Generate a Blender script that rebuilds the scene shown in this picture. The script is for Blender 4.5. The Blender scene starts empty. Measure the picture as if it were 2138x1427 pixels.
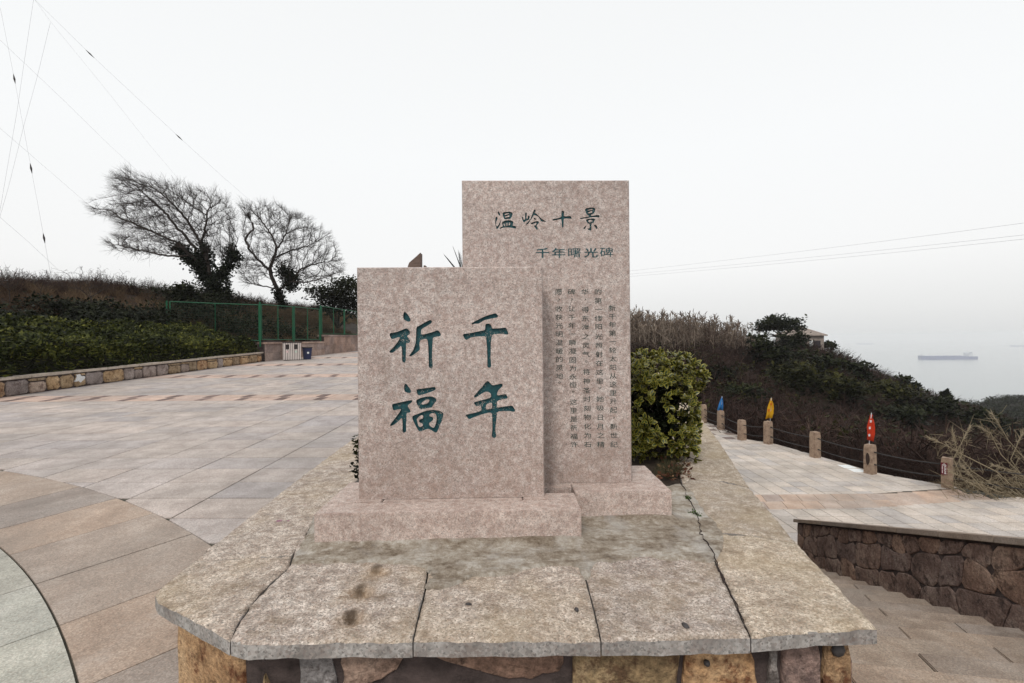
import bpy, bmesh, math, random
import numpy as np
from mathutils import Matrix, Vector
random.seed(7); rng = np.random.default_rng(7)
scene = bpy.context.scene
C = bpy.context.collection
R = math.radians

# ------------------------------------------------------------------ camera, sky, sun, exposure
F, CX, CY, EYE, ROLL = 980.0, 1069.0, 707.2, 1.6, R(0.5)
cam_d = bpy.data.cameras.new('camera'); cam = bpy.data.objects.new('camera', cam_d); C.objects.link(cam)
cam_d.sensor_width = 36.0; cam_d.lens = F / 2138 * 36.0
cam_d.shift_y = -(713.5 - CY) / 2138
cam_d.clip_start = 0.05; cam_d.clip_end = 90000
cam.matrix_world = Matrix.Translation((0, 0, EYE)) @ Matrix.Rotation(R(90), 4, 'X') @ Matrix.Rotation(-ROLL, 4, 'Z')
scene.camera = cam

SUN_EL, SUN_AZ = R(48), R(200)          # azimuth clockwise from +Y: behind the camera, a little to the left
w = bpy.data.worlds.new('World'); scene.world = w; w.use_nodes = True
wn = w.node_tree; wn.nodes.clear()
sky = wn.nodes.new('ShaderNodeTexSky'); sky.sky_type = 'NISHITA'; sky.sun_disc = False
sky.sun_elevation = SUN_EL; sky.sun_rotation = SUN_AZ
sky.air_density = 1.0; sky.dust_density = 6.0; sky.ozone_density = 1.0; sky.altitude = 100
hs = wn.nodes.new('ShaderNodeHueSaturation'); hs.inputs['Saturation'].default_value = 0.35
mx = wn.nodes.new('ShaderNodeMix'); mx.data_type = 'RGBA'; mx.inputs[0].default_value = 0.86   # cloud deck over the clear sky
mx.inputs[7].default_value = (9.45, 9.56, 9.55, 1)
bg = wn.nodes.new('ShaderNodeBackground'); bg.inputs['Strength'].default_value = 0.1
wo = wn.nodes.new('ShaderNodeOutputWorld')
wn.links.new(sky.outputs[0], hs.inputs['Color']); wn.links.new(hs.outputs[0], mx.inputs[6])
tc = wn.nodes.new('ShaderNodeTexCoord'); sx_ = wn.nodes.new('ShaderNodeSeparateXYZ'); rp = wn.nodes.new('ShaderNodeValToRGB'); mu = wn.nodes.new('ShaderNodeMix')
wn.links.new(tc.outputs['Generated'], sx_.inputs[0]); wn.links.new(sx_.outputs[2], rp.inputs[0])       # overcast dome: dimmer towards the horizon all round
for el, (p_, c_) in zip([rp.color_ramp.elements[0], rp.color_ramp.elements[1]] + [rp.color_ramp.elements.new(.5) for _ in range(3)], ((0.0, (.85, .85, .85)), (1.0, (1.08, 1.085, 1.09)), (.045, (.94, .935, .93)), (.13, (1.04, 1.03, 1.025)), (.35, (1.06, 1.062, 1.065)))): el.position = p_; el.color = (*c_, 1)
mu.data_type = 'RGBA'; mu.blend_type = 'MULTIPLY'; mu.inputs[0].default_value = 1.0
wn.links.new(mx.outputs[2], mu.inputs[6]); wn.links.new(rp.outputs[0], mu.inputs[7])
wn.links.new(mu.outputs[2], bg.inputs['Color']); wn.links.new(bg.outputs[0], wo.inputs['Surface'])
sl = bpy.data.lights.new('sun', 'SUN'); sl.energy = 1.4; sl.angle = R(11); sl.color = (1.0, 0.95, 0.88)
so = bpy.data.objects.new('sun', sl); C.objects.link(so)
so.rotation_euler = (R(90) - SUN_EL, 0, math.pi - SUN_AZ)
vs = scene.view_settings
vs.view_transform = 'Standard'; vs.look = 'None'; vs.gamma = 1.0; vs.exposure = 0.08; vs.use_curve_mapping = False
scene.cycles.use_denoising = True
scene.cycles.max_bounces = 6; scene.cycles.diffuse_bounces = 3; scene.cycles.glossy_bounces = 2
scene.cycles.volume_bounces = 2; scene.cycles.transparent_max_bounces = 4

# ------------------------------------------------------------------ survey helpers: a bearing in the view, taken to a real distance or level
CR, SR = math.cos(ROLL), math.sin(ROLL)
def bearing(px, py):
    u, v = (px - CX) / F, -(py - CY) / F
    return CR * u + SR * v, -SR * u + CR * v
def at(px, py, Y):
    x, z = bearing(px, py); return Vector((x * Y, Y, EYE + z * Y))
def onz(px, py, zz):
    x, z = bearing(px, py); t = (zz - EYE) / z; return Vector((x * t, t, zz))
SLOPE = 0.024
def onplaza(px, py):
    x, z = bearing(px, py); t = EYE / (SLOPE - z); return Vector((x * t, t, SLOPE * t))

# ------------------------------------------------------------------ object helpers
def tag(o, label=None, cat=None, group=None, kind=None):
    if label: o['label'] = label
    if cat: o['category'] = cat
    if group: o['group'] = group
    if kind: o['kind'] = kind
    return o
def thing(name, loc, label, cat, group=None):
    o = bpy.data.objects.new(name, None); C.objects.link(o); o.location = loc; o.empty_display_size = 0.1
    return tag(o, label, cat, group)
def wloc(o):
    v = Vector((0, 0, 0))
    while o is not None: v += o.location; o = o.parent
    return v
def link(name, me, mat=None, parent=None):
    o = bpy.data.objects.new(name, me); C.objects.link(o)
    if mat is not None:
        for m in (mat if isinstance(mat, (list, tuple)) else [mat]): me.materials.append(m)
    if parent is not None: o.parent = parent
    return o
class MB:
    """collects geometry in world coordinates; build() links it as one mesh object"""
    def __init__(s): s.v = []; s.f = []; s.m = []; s.smooth = False
    def add(s, vs_, fs, mi=0):
        n = len(s.v); s.v += [tuple(p) for p in vs_]
        for f in fs: s.f.append(tuple(i + n for i in f)); s.m.append(mi)
    def box(s, c, half, ax=None, mi=0):
        ax = ax or (Vector((1, 0, 0)), Vector((0, 1, 0)), Vector((0, 0, 1)))
        c = Vector(c); P = []
        for dz in (-1, 1):
            for dx, dy in ((-1, -1), (1, -1), (1, 1), (-1, 1)):
                P.append(c + ax[0] * (dx * half[0]) + ax[1] * (dy * half[1]) + ax[2] * (dz * half[2]))
        s.add(P, [(3, 2, 1, 0), (4, 5, 6, 7), (0, 1, 5, 4), (1, 2, 6, 5), (2, 3, 7, 6), (3, 0, 4, 7)], mi)
    def prism(s, poly, z0, z1, mi=0):
        n = len(poly)
        if sum(poly[i][0] * poly[(i + 1) % n][1] - poly[(i + 1) % n][0] * poly[i][1] for i in range(n)) < 0: poly = poly[::-1]
        zf0 = z0 if callable(z0) else (lambda p: z0); zf1 = z1 if callable(z1) else (lambda p: z1)
        V = [(p[0], p[1], zf0(p)) for p in poly] + [(p[0], p[1], zf1(p)) for p in poly]
        s.add(V, [tuple(range(n - 1, -1, -1)), tuple(range(n, 2 * n))] + [(i, (i + 1) % n, (i + 1) % n + n, i + n) for i in range(n)], mi)
    def tube(s, pts, rad, k=6, mi=0, cap=True):
        pts = [Vector(p) for p in pts]; n = len(pts); rad = rad if isinstance(rad, (list, tuple)) else [rad] * n
        V = []; 
        for i, p in enumerate(pts):
            t = (pts[min(i + 1, n - 1)] - pts[max(i - 1, 0)]).normalized()
            a = t.cross(Vector((0, 0, 1)) if abs(t.z) < .9 else Vector((1, 0, 0))).normalized(); b = t.cross(a)
            for j in range(k):
                an = 2 * math.pi * j / k; V.append(p + (a * math.cos(an) + b * math.sin(an)) * rad[i])
        fs = [(i * k + j, (i + 1) * k + j, (i + 1) * k + (j + 1) % k, i * k + (j + 1) % k) for i in range(n - 1) for j in range(k)]
        if cap: fs += [tuple(range(k)), tuple(range((n - 1) * k, n * k))[::-1]]
        s.add(V, fs, mi)
    def build(s, name, mat, parent=None, bevel=0, smooth=False):
        off = wloc(parent) if parent is not None else Vector((0, 0, 0))
        me = bpy.data.meshes.new(name); me.from_pydata([(a - off.x, b - off.y, c - off.z) for a, b, c in s.v], [], s.f)
        me.update()
        o = link(name, me, mat, parent)
        if any(s.m): me.polygons.foreach_set('material_index', s.m)
        if bevel:
            bm = bmesh.new(); bm.from_mesh(me)
            bmesh.ops.recalc_face_normals(bm, faces=bm.faces)
            bmesh.ops.bevel(bm, geom=[e for e in bm.edges if len(e.link_faces) == 2 and e.calc_face_angle(0) > .5], offset=bevel, segments=2, affect='EDGES', clamp_overlap=True)
            bm.to_mesh(me); bm.free()
        if smooth: me.shade_smooth()
        return o
def np_mesh(name, V, Fc, mat, parent=None, tone=None, mi=None, smooth=False):
    """large meshes: V (n,3), Fc (m,k) with one k, tone per vertex"""
    off = wloc(parent) if parent is not None else Vector((0, 0, 0))
    V = np.asarray(V, dtype=np.float32) - np.array([off.x, off.y, off.z], dtype=np.float32)
    Fc = np.asarray(Fc, dtype=np.int32); k = Fc.shape[1]
    me = bpy.data.meshes.new(name)
    me.vertices.add(len(V)); me.vertices.foreach_set('co', V.ravel())
    me.loops.add(Fc.size); me.loops.foreach_set('vertex_index', Fc.ravel())
    me.polygons.add(len(Fc)); me.polygons.foreach_set('loop_start', np.arange(0, Fc.size, k, dtype=np.int32))
    if mi is not None: me.polygons.foreach_set('material_index', np.asarray(mi, dtype=np.int32))
    if tone is not None:
        a = me.attributes.new('tone', 'FLOAT', 'POINT'); a.data.foreach_set('value', np.asarray(tone, dtype=np.float32))
    me.update(calc_edges=True); me.validate()
    if smooth: me.shade_smooth()
    return link(name, me, mat, parent)
def hnoise(x, y, s=1.0, seed=0):
    x = np.asarray(x, float) * s + seed * 13.7; y = np.asarray(y, float) * s - seed * 7.3
    return (np.sin(x * 1.0 + 1.7 * np.sin(y * .9)) + np.sin(y * 1.3 + 1.4 * np.sin(x * 1.1 + 2)) + .5 * np.sin(x * 2.7 + y * 2.1) + .5 * np.sin(y * 3.1 - x * 2.3)) / 3

# ------------------------------------------------------------------ materials
class NT:
    def __init__(s, name, rough=0.85, spec=0.3):
        s.m = bpy.data.materials.new(name); s.m.use_nodes = True; s.t = s.m.node_tree
        s.b = s.t.nodes['Principled BSDF']; s.b.inputs['Roughness'].default_value = rough
        s.b.inputs['Specular IOR Level'].default_value = spec
        s._p = None
    def n(s, ty): return s.t.nodes.new(ty)
    def set(s, sock, v):
        if hasattr(v, 'is_output') or isinstance(v, bpy.types.NodeSocket): s.t.links.new(v, sock)
        elif isinstance(v, (tuple, list)) and len(v) == 3 and sock.type == 'RGBA': sock.default_value = (*v, 1)
        else: sock.default_value = v
    def pos(s):
        if s._p is None: s._p = s.n('ShaderNodeNewGeometry').outputs['Position']
        return s._p
    def mapped(s, scale, rot=(0, 0, 0)):
        m = s.n('ShaderNodeMapping'); s.set(m.inputs['Vector'], s.pos()); m.inputs['Scale'].default_value = scale; m.inputs['Rotation'].default_value = rot
        return m.outputs[0]
    def noise(s, scale, detail=3, rough=.55, vec=None, dist=0):
        n = s.n('ShaderNodeTexNoise'); s.set(n.inputs['Vector'], vec or s.pos()); n.inputs['Scale'].default_value = scale
        n.inputs['Detail'].default_value = detail; n.inputs['Roughness'].default_value = rough; n.inputs['Distortion'].default_value = dist
        return n.outputs['Fac']
    def cell(s, scale, vec=None):
        n = s.n('ShaderNodeTexVoronoi'); s.set(n.inputs['Vector'], vec or s.pos()); n.inputs['Scale'].default_value = scale
        x = s.n('ShaderNodeSeparateColor'); s.t.links.new(n.outputs['Color'], x.inputs[0]); return x.outputs[0], x.outputs[1], n.outputs['Distance']
    def ramp(s, fac, stops, interp='LINEAR'):
        r = s.n('ShaderNodeValToRGB'); s.set(r.inputs[0], fac); r.color_ramp.interpolation = interp
        e = r.color_ramp.elements
        while len(e) < len(stops): e.new(.5)
        for el, (p, c) in zip(e, stops):
            el.position = p; el.color = (*c, 1) if isinstance(c, tuple) else (c, c, c, 1)
        return r.outputs[0]
    def mix(s, f, a, b, blend='MIX'):
        m = s.n('ShaderNodeMix'); m.data_type = 'RGBA'; m.blend_type = blend
        s.set(m.inputs[0], f); s.set(m.inputs[6], a); s.set(m.inputs[7], b); return m.outputs[2]
    def math(s, op, a, b=0.0, clamp=False):
        m = s.n('ShaderNodeMath'); m.operation = op; m.use_clamp = clamp; s.set(m.inputs[0], a); s.set(m.inputs[1], b); return m.outputs[0]
    def rnd(s): return s.n('ShaderNodeObjectInfo').outputs['Random']
    def attr(s, name='tone'):
        a = s.n('ShaderNodeAttribute'); a.attribute_name = name; return a.outputs['Fac']
    def near(s, p, r, soft=.5):
        v = s.n('ShaderNodeVectorMath'); v.operation = 'DISTANCE'; s.set(v.inputs[0], s.pos()); v.inputs[1].default_value = p
        return s.ramp(s.math('DIVIDE', v.outputs['Value'], r), [(soft, 1.0), (1.0, 0.0)])
    def color(s, c): s.set(s.b.inputs['Base Color'], c); return s
    def bump(s, h, strength=.4, dist=.01):
        b = s.n('ShaderNodeBump'); s.set(b.inputs['Height'], h); b.inputs['Strength'].default_value = strength; b.inputs['Distance'].default_value = dist
        s.t.links.new(b.outputs[0], s.b.inputs['Normal']); return s
def granite(name, dark, mid, light, sc=1.0, fleck=.5, rough=.75, bump=.25, bd=.004, stain=None, tint=None, blotch=12, grain=1.0):
    g = NT(name, rough)
    c = g.ramp(g.noise(blotch * sc, 6, .65), [(.36, dark), (.5, mid), (.64, light)])
    a, b, d = g.cell(170 * sc); c = g.mix(1.0, c, g.ramp(a, [(0, 1 - .32 * grain), (.5, .98), (1, 1 + .42 * grain)]), 'MULTIPLY')
    e, _, _ = g.cell(260 * sc); c = g.mix(g.math('MULTIPLY', g.ramp(e, [(.86, 0.0), (.93, 1.0)]), fleck), c, (.05, .05, .048))
    c = g.mix(.35, c, g.ramp(b, [(0, tuple(x * .9 for x in mid)), (.5, tuple(1.1 * x for x in light)), (1, (mid[0] * 1.1, mid[1] * .95, mid[2] * .9))]))
    big = g.noise(1.7, 4, .6); c = g.mix(1.0, c, g.ramp(big, [(.3, .86), (.7, 1.1)]), 'MULTIPLY')
    if tint: 
        t = g.rnd() if tint[0] == 'object' else g.attr()
        c = g.mix(1.0, c, g.ramp(t, tint[1]), 'MULTIPLY')
    if stain: c = stain(g, c)
    g.color(c); h = g.math('ADD', g.noise(90 * sc, 4), g.math('MULTIPLY', g.noise(11 * sc, 3), .8)); g.bump(h, bump, bd); return g.m
def plain(name, col, rough=.8, var=.25, sc=6, bump=0, spec=.3):
    g = NT(name, rough, spec); c = g.mix(1.0, col, g.ramp(g.noise(sc, 5, .6), [(.3, 1 - var), (.7, 1 + var)]), 'MULTIPLY'); g.color(c)
    if bump: g.bump(g.noise(sc * 8, 4), bump, .01)
    return g.m
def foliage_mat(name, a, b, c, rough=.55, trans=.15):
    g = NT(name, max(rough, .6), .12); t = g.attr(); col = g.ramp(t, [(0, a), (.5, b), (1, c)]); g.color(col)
    if trans:
        tr = g.n('ShaderNodeBsdfTranslucent'); g.set(tr.inputs[0], col); m = g.n('ShaderNodeMixShader'); m.inputs[0].default_value = trans
        g.t.links.new(g.b.outputs[0], m.inputs[1]); g.t.links.new(tr.outputs[0], m.inputs[2])
        g.t.links.new(m.outputs[0], g.t.nodes['Material Output'].inputs['Surface'])
    return g.m
M = {}
def stele_weather(g, c):
    sx = g.n('ShaderNodeSeparateXYZ'); g.set(sx.inputs[0], g.pos())
    low = g.math('MULTIPLY', g.ramp(g.math('SUBTRACT', sx.outputs[2], .74), [(0.0, 1.0), (.5, 0.0)]), g.ramp(g.noise(4, 5, .7), [(.35, .1), (.65, .75)]))
    c = g.mix(g.math('MULTIPLY', low, .7), c, (.25, .17, .125))
    st = g.ramp(g.noise(3.0, 5, .7, g.mapped((6, 6, .5))), [(.55, 0.0), (.75, .3)])
    return g.mix(st, c, (.22, .17, .14))
M['stele'] = granite('polished_pink_granite', (.262, .186, .162), (.412, .332, .3), (.53, .472, .444), 1.0, .9, .5, .06, .001, stele_weather, blotch=30, grain=1.1)
M['plinth'] = granite('sawn_pink_granite', (.29, .205, .175), (.425, .338, .297), (.53, .452, .412), 1.0, .7, .7, .12, .002, blotch=26, grain=1.0)
M['letter'] = None

# ------------------------------------------------------------------ haze, sea
ZSEA = -108.0
g = NT('haze_air'); g.t.nodes.remove(g.b); pv = g.n('ShaderNodeVolumePrincipled')
pv.inputs['Color'].default_value = (.985, .99, 1.0, 1); pv.inputs['Density'].default_value = 0.00026; pv.inputs['Anisotropy'].default_value = 0.2
g.t.links.new(pv.outputs[0], g.t.nodes['Material Output'].inputs['Volume'])
b = MB(); b.box((0, 0, (ZSEA - 1.5 + 14) / 2), (31000, 31000, (14 - (ZSEA - 1.5)) / 2)); tag(b.build('haze', g.m), kind='stuff')
g = NT('sea_water', .22, .5); g.color((.27, .295, .30)); g.bump(g.noise(.05, 6, .6, g.mapped((1, 2.2, 1))), .6, 3.0)
b = MB(); b.add([(-30000, -30000, ZSEA), (30000, -30000, ZSEA), (30000, 30000, ZSEA), (-30000, 30000, ZSEA)], [(0, 1, 2, 3)]); tag(b.build('sea', g.m), kind='structure')

# ------------------------------------------------------------------ polygon helpers
def clip(poly, p, nrm):
    """keep the side of poly where (x-p).nrm >= 0"""
    out = []; n = len(poly)
    for i in range(n):
        a, b_ = poly[i], poly[(i + 1) % n]
        da = (a[0] - p[0]) * nrm[0] + (a[1] - p[1]) * nrm[1]; db = (b_[0] - p[0]) * nrm[0] + (b_[1] - p[1]) * nrm[1]
        if da >= 0: out.append(a)
        if (da >= 0) != (db >= 0): t = da / (da - db); out.append((a[0] + t * (b_[0] - a[0]), a[1] + t * (b_[1] - a[1])))
    return out
def area(poly): return .5 * sum(poly[i][0] * poly[(i + 1) % len(poly)][1] - poly[(i + 1) % len(poly)][0] * poly[i][1] for i in range(len(poly)))
def inset(poly, d):
    if area(poly) < 0: poly = poly[::-1]
    out = list(poly); n = len(poly)
    for i in range(n):
        a, b_ = poly[i], poly[(i + 1) % n]; ex, ey = b_[0] - a[0], b_[1] - a[1]; l = math.hypot(ex, ey)
        if l < 1e-6: continue
        nx, ny = -ey / l, ex / l
        out = clip(out, (a[0] + nx * d, a[1] + ny * d), (nx, ny))
        if len(out) < 3: return []
    return out
def voronoi(bound, seeds):
    cells = []
    for i, s in enumerate(seeds):
        p = list(bound)
        for j, q in enumerate(seeds):
            if i == j: continue
            p = clip(p, ((s[0] + q[0]) / 2, (s[1] + q[1]) / 2), (s[0] - q[0], s[1] - q[1]))
            if len(p) < 3: break
        if len(p) >= 3: cells.append(p)
    return cells
def roughen(poly, amp, seg):
    """break straight edges and cut the corners off, so a stone does not look sawn"""
    n = len(poly); out = []
    for i in range(n):
        a, b_ = poly[i], poly[(i + 1) % n]; l = math.hypot(b_[0] - a[0], b_[1] - a[1]); k = max(2, min(5, int(l / seg)))
        for j in range(k):
            t = (j + .5) / k
            out.append((a[0] + (b_[0] - a[0]) * t + random.uniform(-amp, amp), a[1] + (b_[1] - a[1]) * t + random.uniform(-amp, amp)))
    return out
def stone_on(mb, poly, frame, proud, amp=.012, seg=.07):
    """a stone face standing proud of a wall: frame(s, t, depth) -> world point"""
    if area(poly) < 0: poly = poly[::-1]
    o = roughen(poly, amp, seg); n = len(o)
    cx = sum(p[0] for p in o) / n; cy = sum(p[1] for p in o) / n
    V = [frame(p[0], p[1], -.03) for p in o]
    V += [frame(p[0], p[1], proud * .55) for p in o]
    V += [frame(cx + (p[0] - cx) * .92, cy + (p[1] - cy) * .92, proud * random.uniform(.85, 1.1)) for p in o]
    V += [frame(cx + (p[0] - cx) * .45, cy + (p[1] - cy) * .45, proud * random.uniform(.9, 1.25)) for p in o]
    V.append(frame(cx, cy, proud * 1.1))
    fs = []
    for r_ in range(3): fs += [(r_ * n + i, r_ * n + (i + 1) % n, (r_ + 1) * n + (i + 1) % n, (r_ + 1) * n + i) for i in range(n)]
    fs += [(3 * n + i, 3 * n + (i + 1) % n, 4 * n) for i in range(n)]
    mb.add(V, fs)

# ------------------------------------------------------------------ stone materials
TINT_P = [(0, (.86, .87, .9)), (.35, (1.0, .985, .975)), (.7, (1.03, 1.0, .96)), (1, (1.12, 1.07, 1.02))]
def dirt(g, c):
    c = g.mix(g.math('MULTIPLY', g.ramp(g.noise(.55, 5, .65), [(.46, 0.0), (.64, 1.0)]), .42), c, (.22, .2, .18))
    return g.mix(g.math('MULTIPLY', g.ramp(g.noise(3.1, 6, .7), [(.56, 0.0), (.72, 1.0)]), .28), c, (.5, .45, .41))
PG = ((.275, .242, .228), (.375, .337, .32), (.46, .42, .405))
M['slab'] = granite('grey_pink_paving', *PG, .8, .18, .8, .2, .003, dirt, ('object', TINT_P), 5)
M['slab_far'] = granite('grey_pink_paving_far', *PG, .8, .18, .8, .2, .003, dirt, ('attr', TINT_P), 5)
PB = ((.235, .188, .155), (.30, .245, .205), (.365, .31, .268))
TINT_B = [(0, (.82, .85, .9)), (.4, (1, 1, 1)), (.75, (1.05, 1.0, .95)), (1, (1.1, 1.02, .95))]
M['brown_slab'] = granite('brown_paving', *PB, .8, .12, .8, .2, .003, dirt, ('object', TINT_B), 4)
M['green_slab'] = granite('grey_green_paving', (.27, .275, .25), (.36, .365, .33), (.44, .44, .405), .8, .2, .8, .3, .004, dirt, ('object', TINT_P), 7)
M['pink_slab'] = granite('pink_band_paving', (.36, .26, .215), (.46, .345, .295), (.53, .42, .365), .8, .12, .8, .2, .003, dirt, ('attr', TINT_P), 4)
M['inlay'] = granite('rough_brown_inlay', (.07, .05, .045), (.14, .1, .09), (.26, .19, .17), .22, .6, .95, .8, .02)
M['joint'] = plain('sand_joint', (.06, .055, .042), .95, .4, 3)
M['walk_slab'] = granite('pale_walkway_paving', (.37, .33, .30), (.47, .43, .39), (.54, .50, .47), .6, .15, .8, .2, .003, dirt, ('object', TINT_P), 3)
M['walk_far'] = granite('pale_walkway_paving_far', (.37, .33, .30), (.47, .43, .39), (.54, .50, .47), .6, .15, .8, .2, .003, dirt, ('attr', TINT_P), 3)
M['walk_pink'] = granite('pink_walkway_paving', (.33, .245, .195), (.42, .325, .265), (.49, .40, .34), .6, .12, .8, .2, .003, dirt, ('object', TINT_B), 3)
M['walk_dark'] = granite('dark_checker_paving', (.12, .09, .08), (.18, .14, .125), (.25, .2, .18), .6, .2, .85, .3, .004, None, ('object', TINT_P), 5)
M['step'] = granite('brown_granite_step', (.18, .138, .108), (.25, .2, .16), (.31, .26, .215), .9, .25, .85, .25, .004, dirt, ('object', TINT_P), 6)
M['mortar'] = plain('dark_mortar', (.06, .045, .042), .95, .5, 14, .6)

# ------------------------------------------------------------------ plaza
YAW = R(-1.2)
pe_x = (math.cos(YAW), math.sin(YAW)); pe_y = (-math.sin(YAW), math.cos(YAW))
def g2w(a, b_): return (a * pe_x[0] + b_ * pe_y[0], a * pe_x[1] + b_ * pe_y[1])
LEFT_X = -12.42
DISC = (-10.0, -6.8); R_IN, R_OUT = 12.0, 12.88
zc = EYE - 1.023                                     # top of the planter's coping
def cap_right_x(Y): return 1.30 + .253 * (Y - 1.66)
def plaza_z(p): return SLOPE * p[1]
base = MB()
base.prism([(LEFT_X - .3, -14), (9, -14), (9, 1.5), (1.1, 1.5), (1.1, 1.72), (1.2, 16), (1.2, 70), (LEFT_X - .3, 70)], -.6, lambda p: plaza_z(p) - .012)
plaza = tag(base.build('plaza', M['joint']), kind='structure')
TW, TD = .75, .465
slabs = []      # (distance, polygon, kind)
def seen(c, margin=120):
    if c[1] < .5: return False
    px = CX + F * c[0] / c[1]; return -margin < px < 760
BANDS = [10.45, 15.4, 20.3, 25.3, 30.3, 35.3]
row0 = BANDS[0]
def band_of(b_):
    for k in BANDS:
        if k - 1e-4 <= b_ < k + 2 * TD - 1e-4: return True
    return False
rows = []
y = row0
while y > -2: y -= TD
while y < 58:
    rows.append(y); y += TD
# the band rows are snapped so that each band is exactly two rows
rows = [r_ for r_ in rows if not any(k - TD * .999 < r_ < k + 2 * TD - 1e-4 for k in BANDS[1:])] + [k + i * TD for k in BANDS[1:] for i in range(2)]
rows.sort()
far_poly = {'grey': [], 'pink': [], 'inlay': []}; near_poly = []
for ri, y0 in enumerate(rows):
    y1 = rows[ri + 1] if ri + 1 < len(rows) else y0 + TD
    isb = band_of(y0 + 1e-3)
    if y1 - y0 < .06: continue
    x = -14.25 - 4 * TW
    while x < 1.2:
        q = [g2w(x + .0065, y0 + .008), g2w(x + TW - .0065, y0 + .008), g2w(x + TW - .0065, y1 - .008), g2w(x + .0065, y1 - .008)]
        x += TW
        q = clip(q, (LEFT_X, 0), (1, 0)); 
        if len(q) < 3: continue
        cx = sum(p[0] for p in q) / len(q); cy = sum(p[1] for p in q) / len(q)
        if cy > 1.8: q = clip(q, (-1.38, 0), (-1, 0))
        elif cy < -2: continue
        if len(q) < 3: continue
        d = math.hypot(cx - DISC[0], cy - DISC[1]); 
        if d < R_OUT + .8:
            ux, uy = (cx - DISC[0]) / d, (cy - DISC[1]) / d
            q = clip(q, (DISC[0] + ux * (R_OUT + .004), DISC[1] + uy * (R_OUT + .004)), (ux, uy))
        if len(q) < 3 or abs(area(q)) < .004: continue
        if not seen((cx, cy), 200): 
            if cy > 60 or cx > 1: continue
            far_poly['pink' if isb else 'grey'].append(q); continue
        (near_poly if (cy < 9.2 and not isb) else far_poly['pink' if isb else 'grey']).append(q)
shared = {}
def slab_obj(name, q, mat, parent, zf, th=.03, lift=0.0):
    cx = sum(p[0] for p in q) / len(q); cy = sum(p[1] for p in q) / len(q)
    key = (name, mat.name, tuple((round(p[0] - cx, 4), round(p[1] - cy, 4)) for p in q))
    if key not in shared:
        q2 = [(p[0] - cx, p[1] - cy) for p in q]
        if area(q2) < 0: q2 = q2[::-1]
        n = len(q2); i2 = inset(q2, .003)
        me = bpy.data.meshes.new(name); z0 = zf((cx, cy))
        dz = lambda p: zf((cx + p[0], cy + p[1])) - z0
        if len(i2) == n:
            V = [(p[0], p[1], dz(p) - th) for p in q2] + [(p[0], p[1], dz(p) - .003) for p in q2] + [(p[0], p[1], dz(p)) for p in i2]
            fs = [tuple(range(2 * n, 3 * n))] + [(i, (i + 1) % n, (i + 1) % n + n, i + n) for i in range(n)] + [(n + i, n + (i + 1) % n, 2 * n + (i + 1) % n, 2 * n + i) for i in range(n)]
        else:
            V = [(p[0], p[1], dz(p) - th) for p in q2] + [(p[0], p[1], dz(p)) for p in q2]
            fs = [tuple(range(n, 2 * n))] + [(i, (i + 1) % n, (i + 1) % n + n, i + n) for i in range(n)]
        me.from_pydata(V, [], fs); me.materials.append(mat); shared[key] = me
    o = bpy.data.objects.new(name, shared[key]); C.objects.link(o); o.parent = parent
    o.location = (cx, cy, zf((cx, cy)) + lift + random.uniform(-.0012, .0012)); o.rotation_euler = (random.uniform(-.0012, .0012), random.uniform(-.0012, .0012), 0)
    return o
def slab_mass(name, polys, mat, parent, zf, th=.02, lift=0.0):
    V, fs, tn = [], [], []
    for q in polys:
        if area(q) < 0: q = q[::-1]
        n0 = len(V); n = len(q); t = random.random(); j = random.uniform(-.0015, .0015) + lift
        V += [(p[0], p[1], zf(p) - th) for p in q] + [(p[0], p[1], zf(p) + j) for p in q]; tn += [t] * (2 * n)
        fs.append(tuple(range(n0 + n, n0 + 2 * n))); fs += [(n0 + i, n0 + (i + 1) % n, n0 + (i + 1) % n + n, n0 + i + n) for i in range(n)]
    me = bpy.data.meshes.new(name); me.from_pydata(V, [], fs); me.update()
    a = me.attributes.new('tone', 'FLOAT', 'POINT'); a.data.foreach_set('value', tn)
    return link(name, me, mat, parent)
near_poly.sort(key=lambda q: math.hypot(sum(p[0] for p in q) / len(q), sum(p[1] for p in q) / len(q)))
for q in near_poly[:230]: slab_obj('paving_slab', q, M['slab'], plaza, plaza_z)
far_poly['grey'] += near_poly[230:]
tag(slab_mass('far_paving', far_poly['grey'], M['slab_far'], plaza, plaza_z), kind='stuff')
tag(slab_mass('pink_band_paving', far_poly['pink'], M['pink_slab'], plaza, plaza_z), kind='stuff')
inl = MB(); ninl = 0
for bi, k in enumerate(BANDS[:4]):
    for i in range(2):
        x = -12.1 + (0 if i else .13) + .1 * bi
        while x < -1.8:
            q = [g2w(x, k + i * TD + .03), g2w(x + .2, k + i * TD + .03), g2w(x + .2, k + (i + 1) * TD - .03), g2w(x, k + (i + 1) * TD - .03)]
            x += .905
            if bi < 2: slab_obj('inlay_stone', q, M['inlay'], plaza, plaza_z, .01, .004)
            else: inl.prism(q, lambda p: plaza_z(p) - .01, lambda p: plaza_z(p) + .005)
tag(inl.build('far_inlay_stones', M['inlay'], plaza), kind='stuff')
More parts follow.
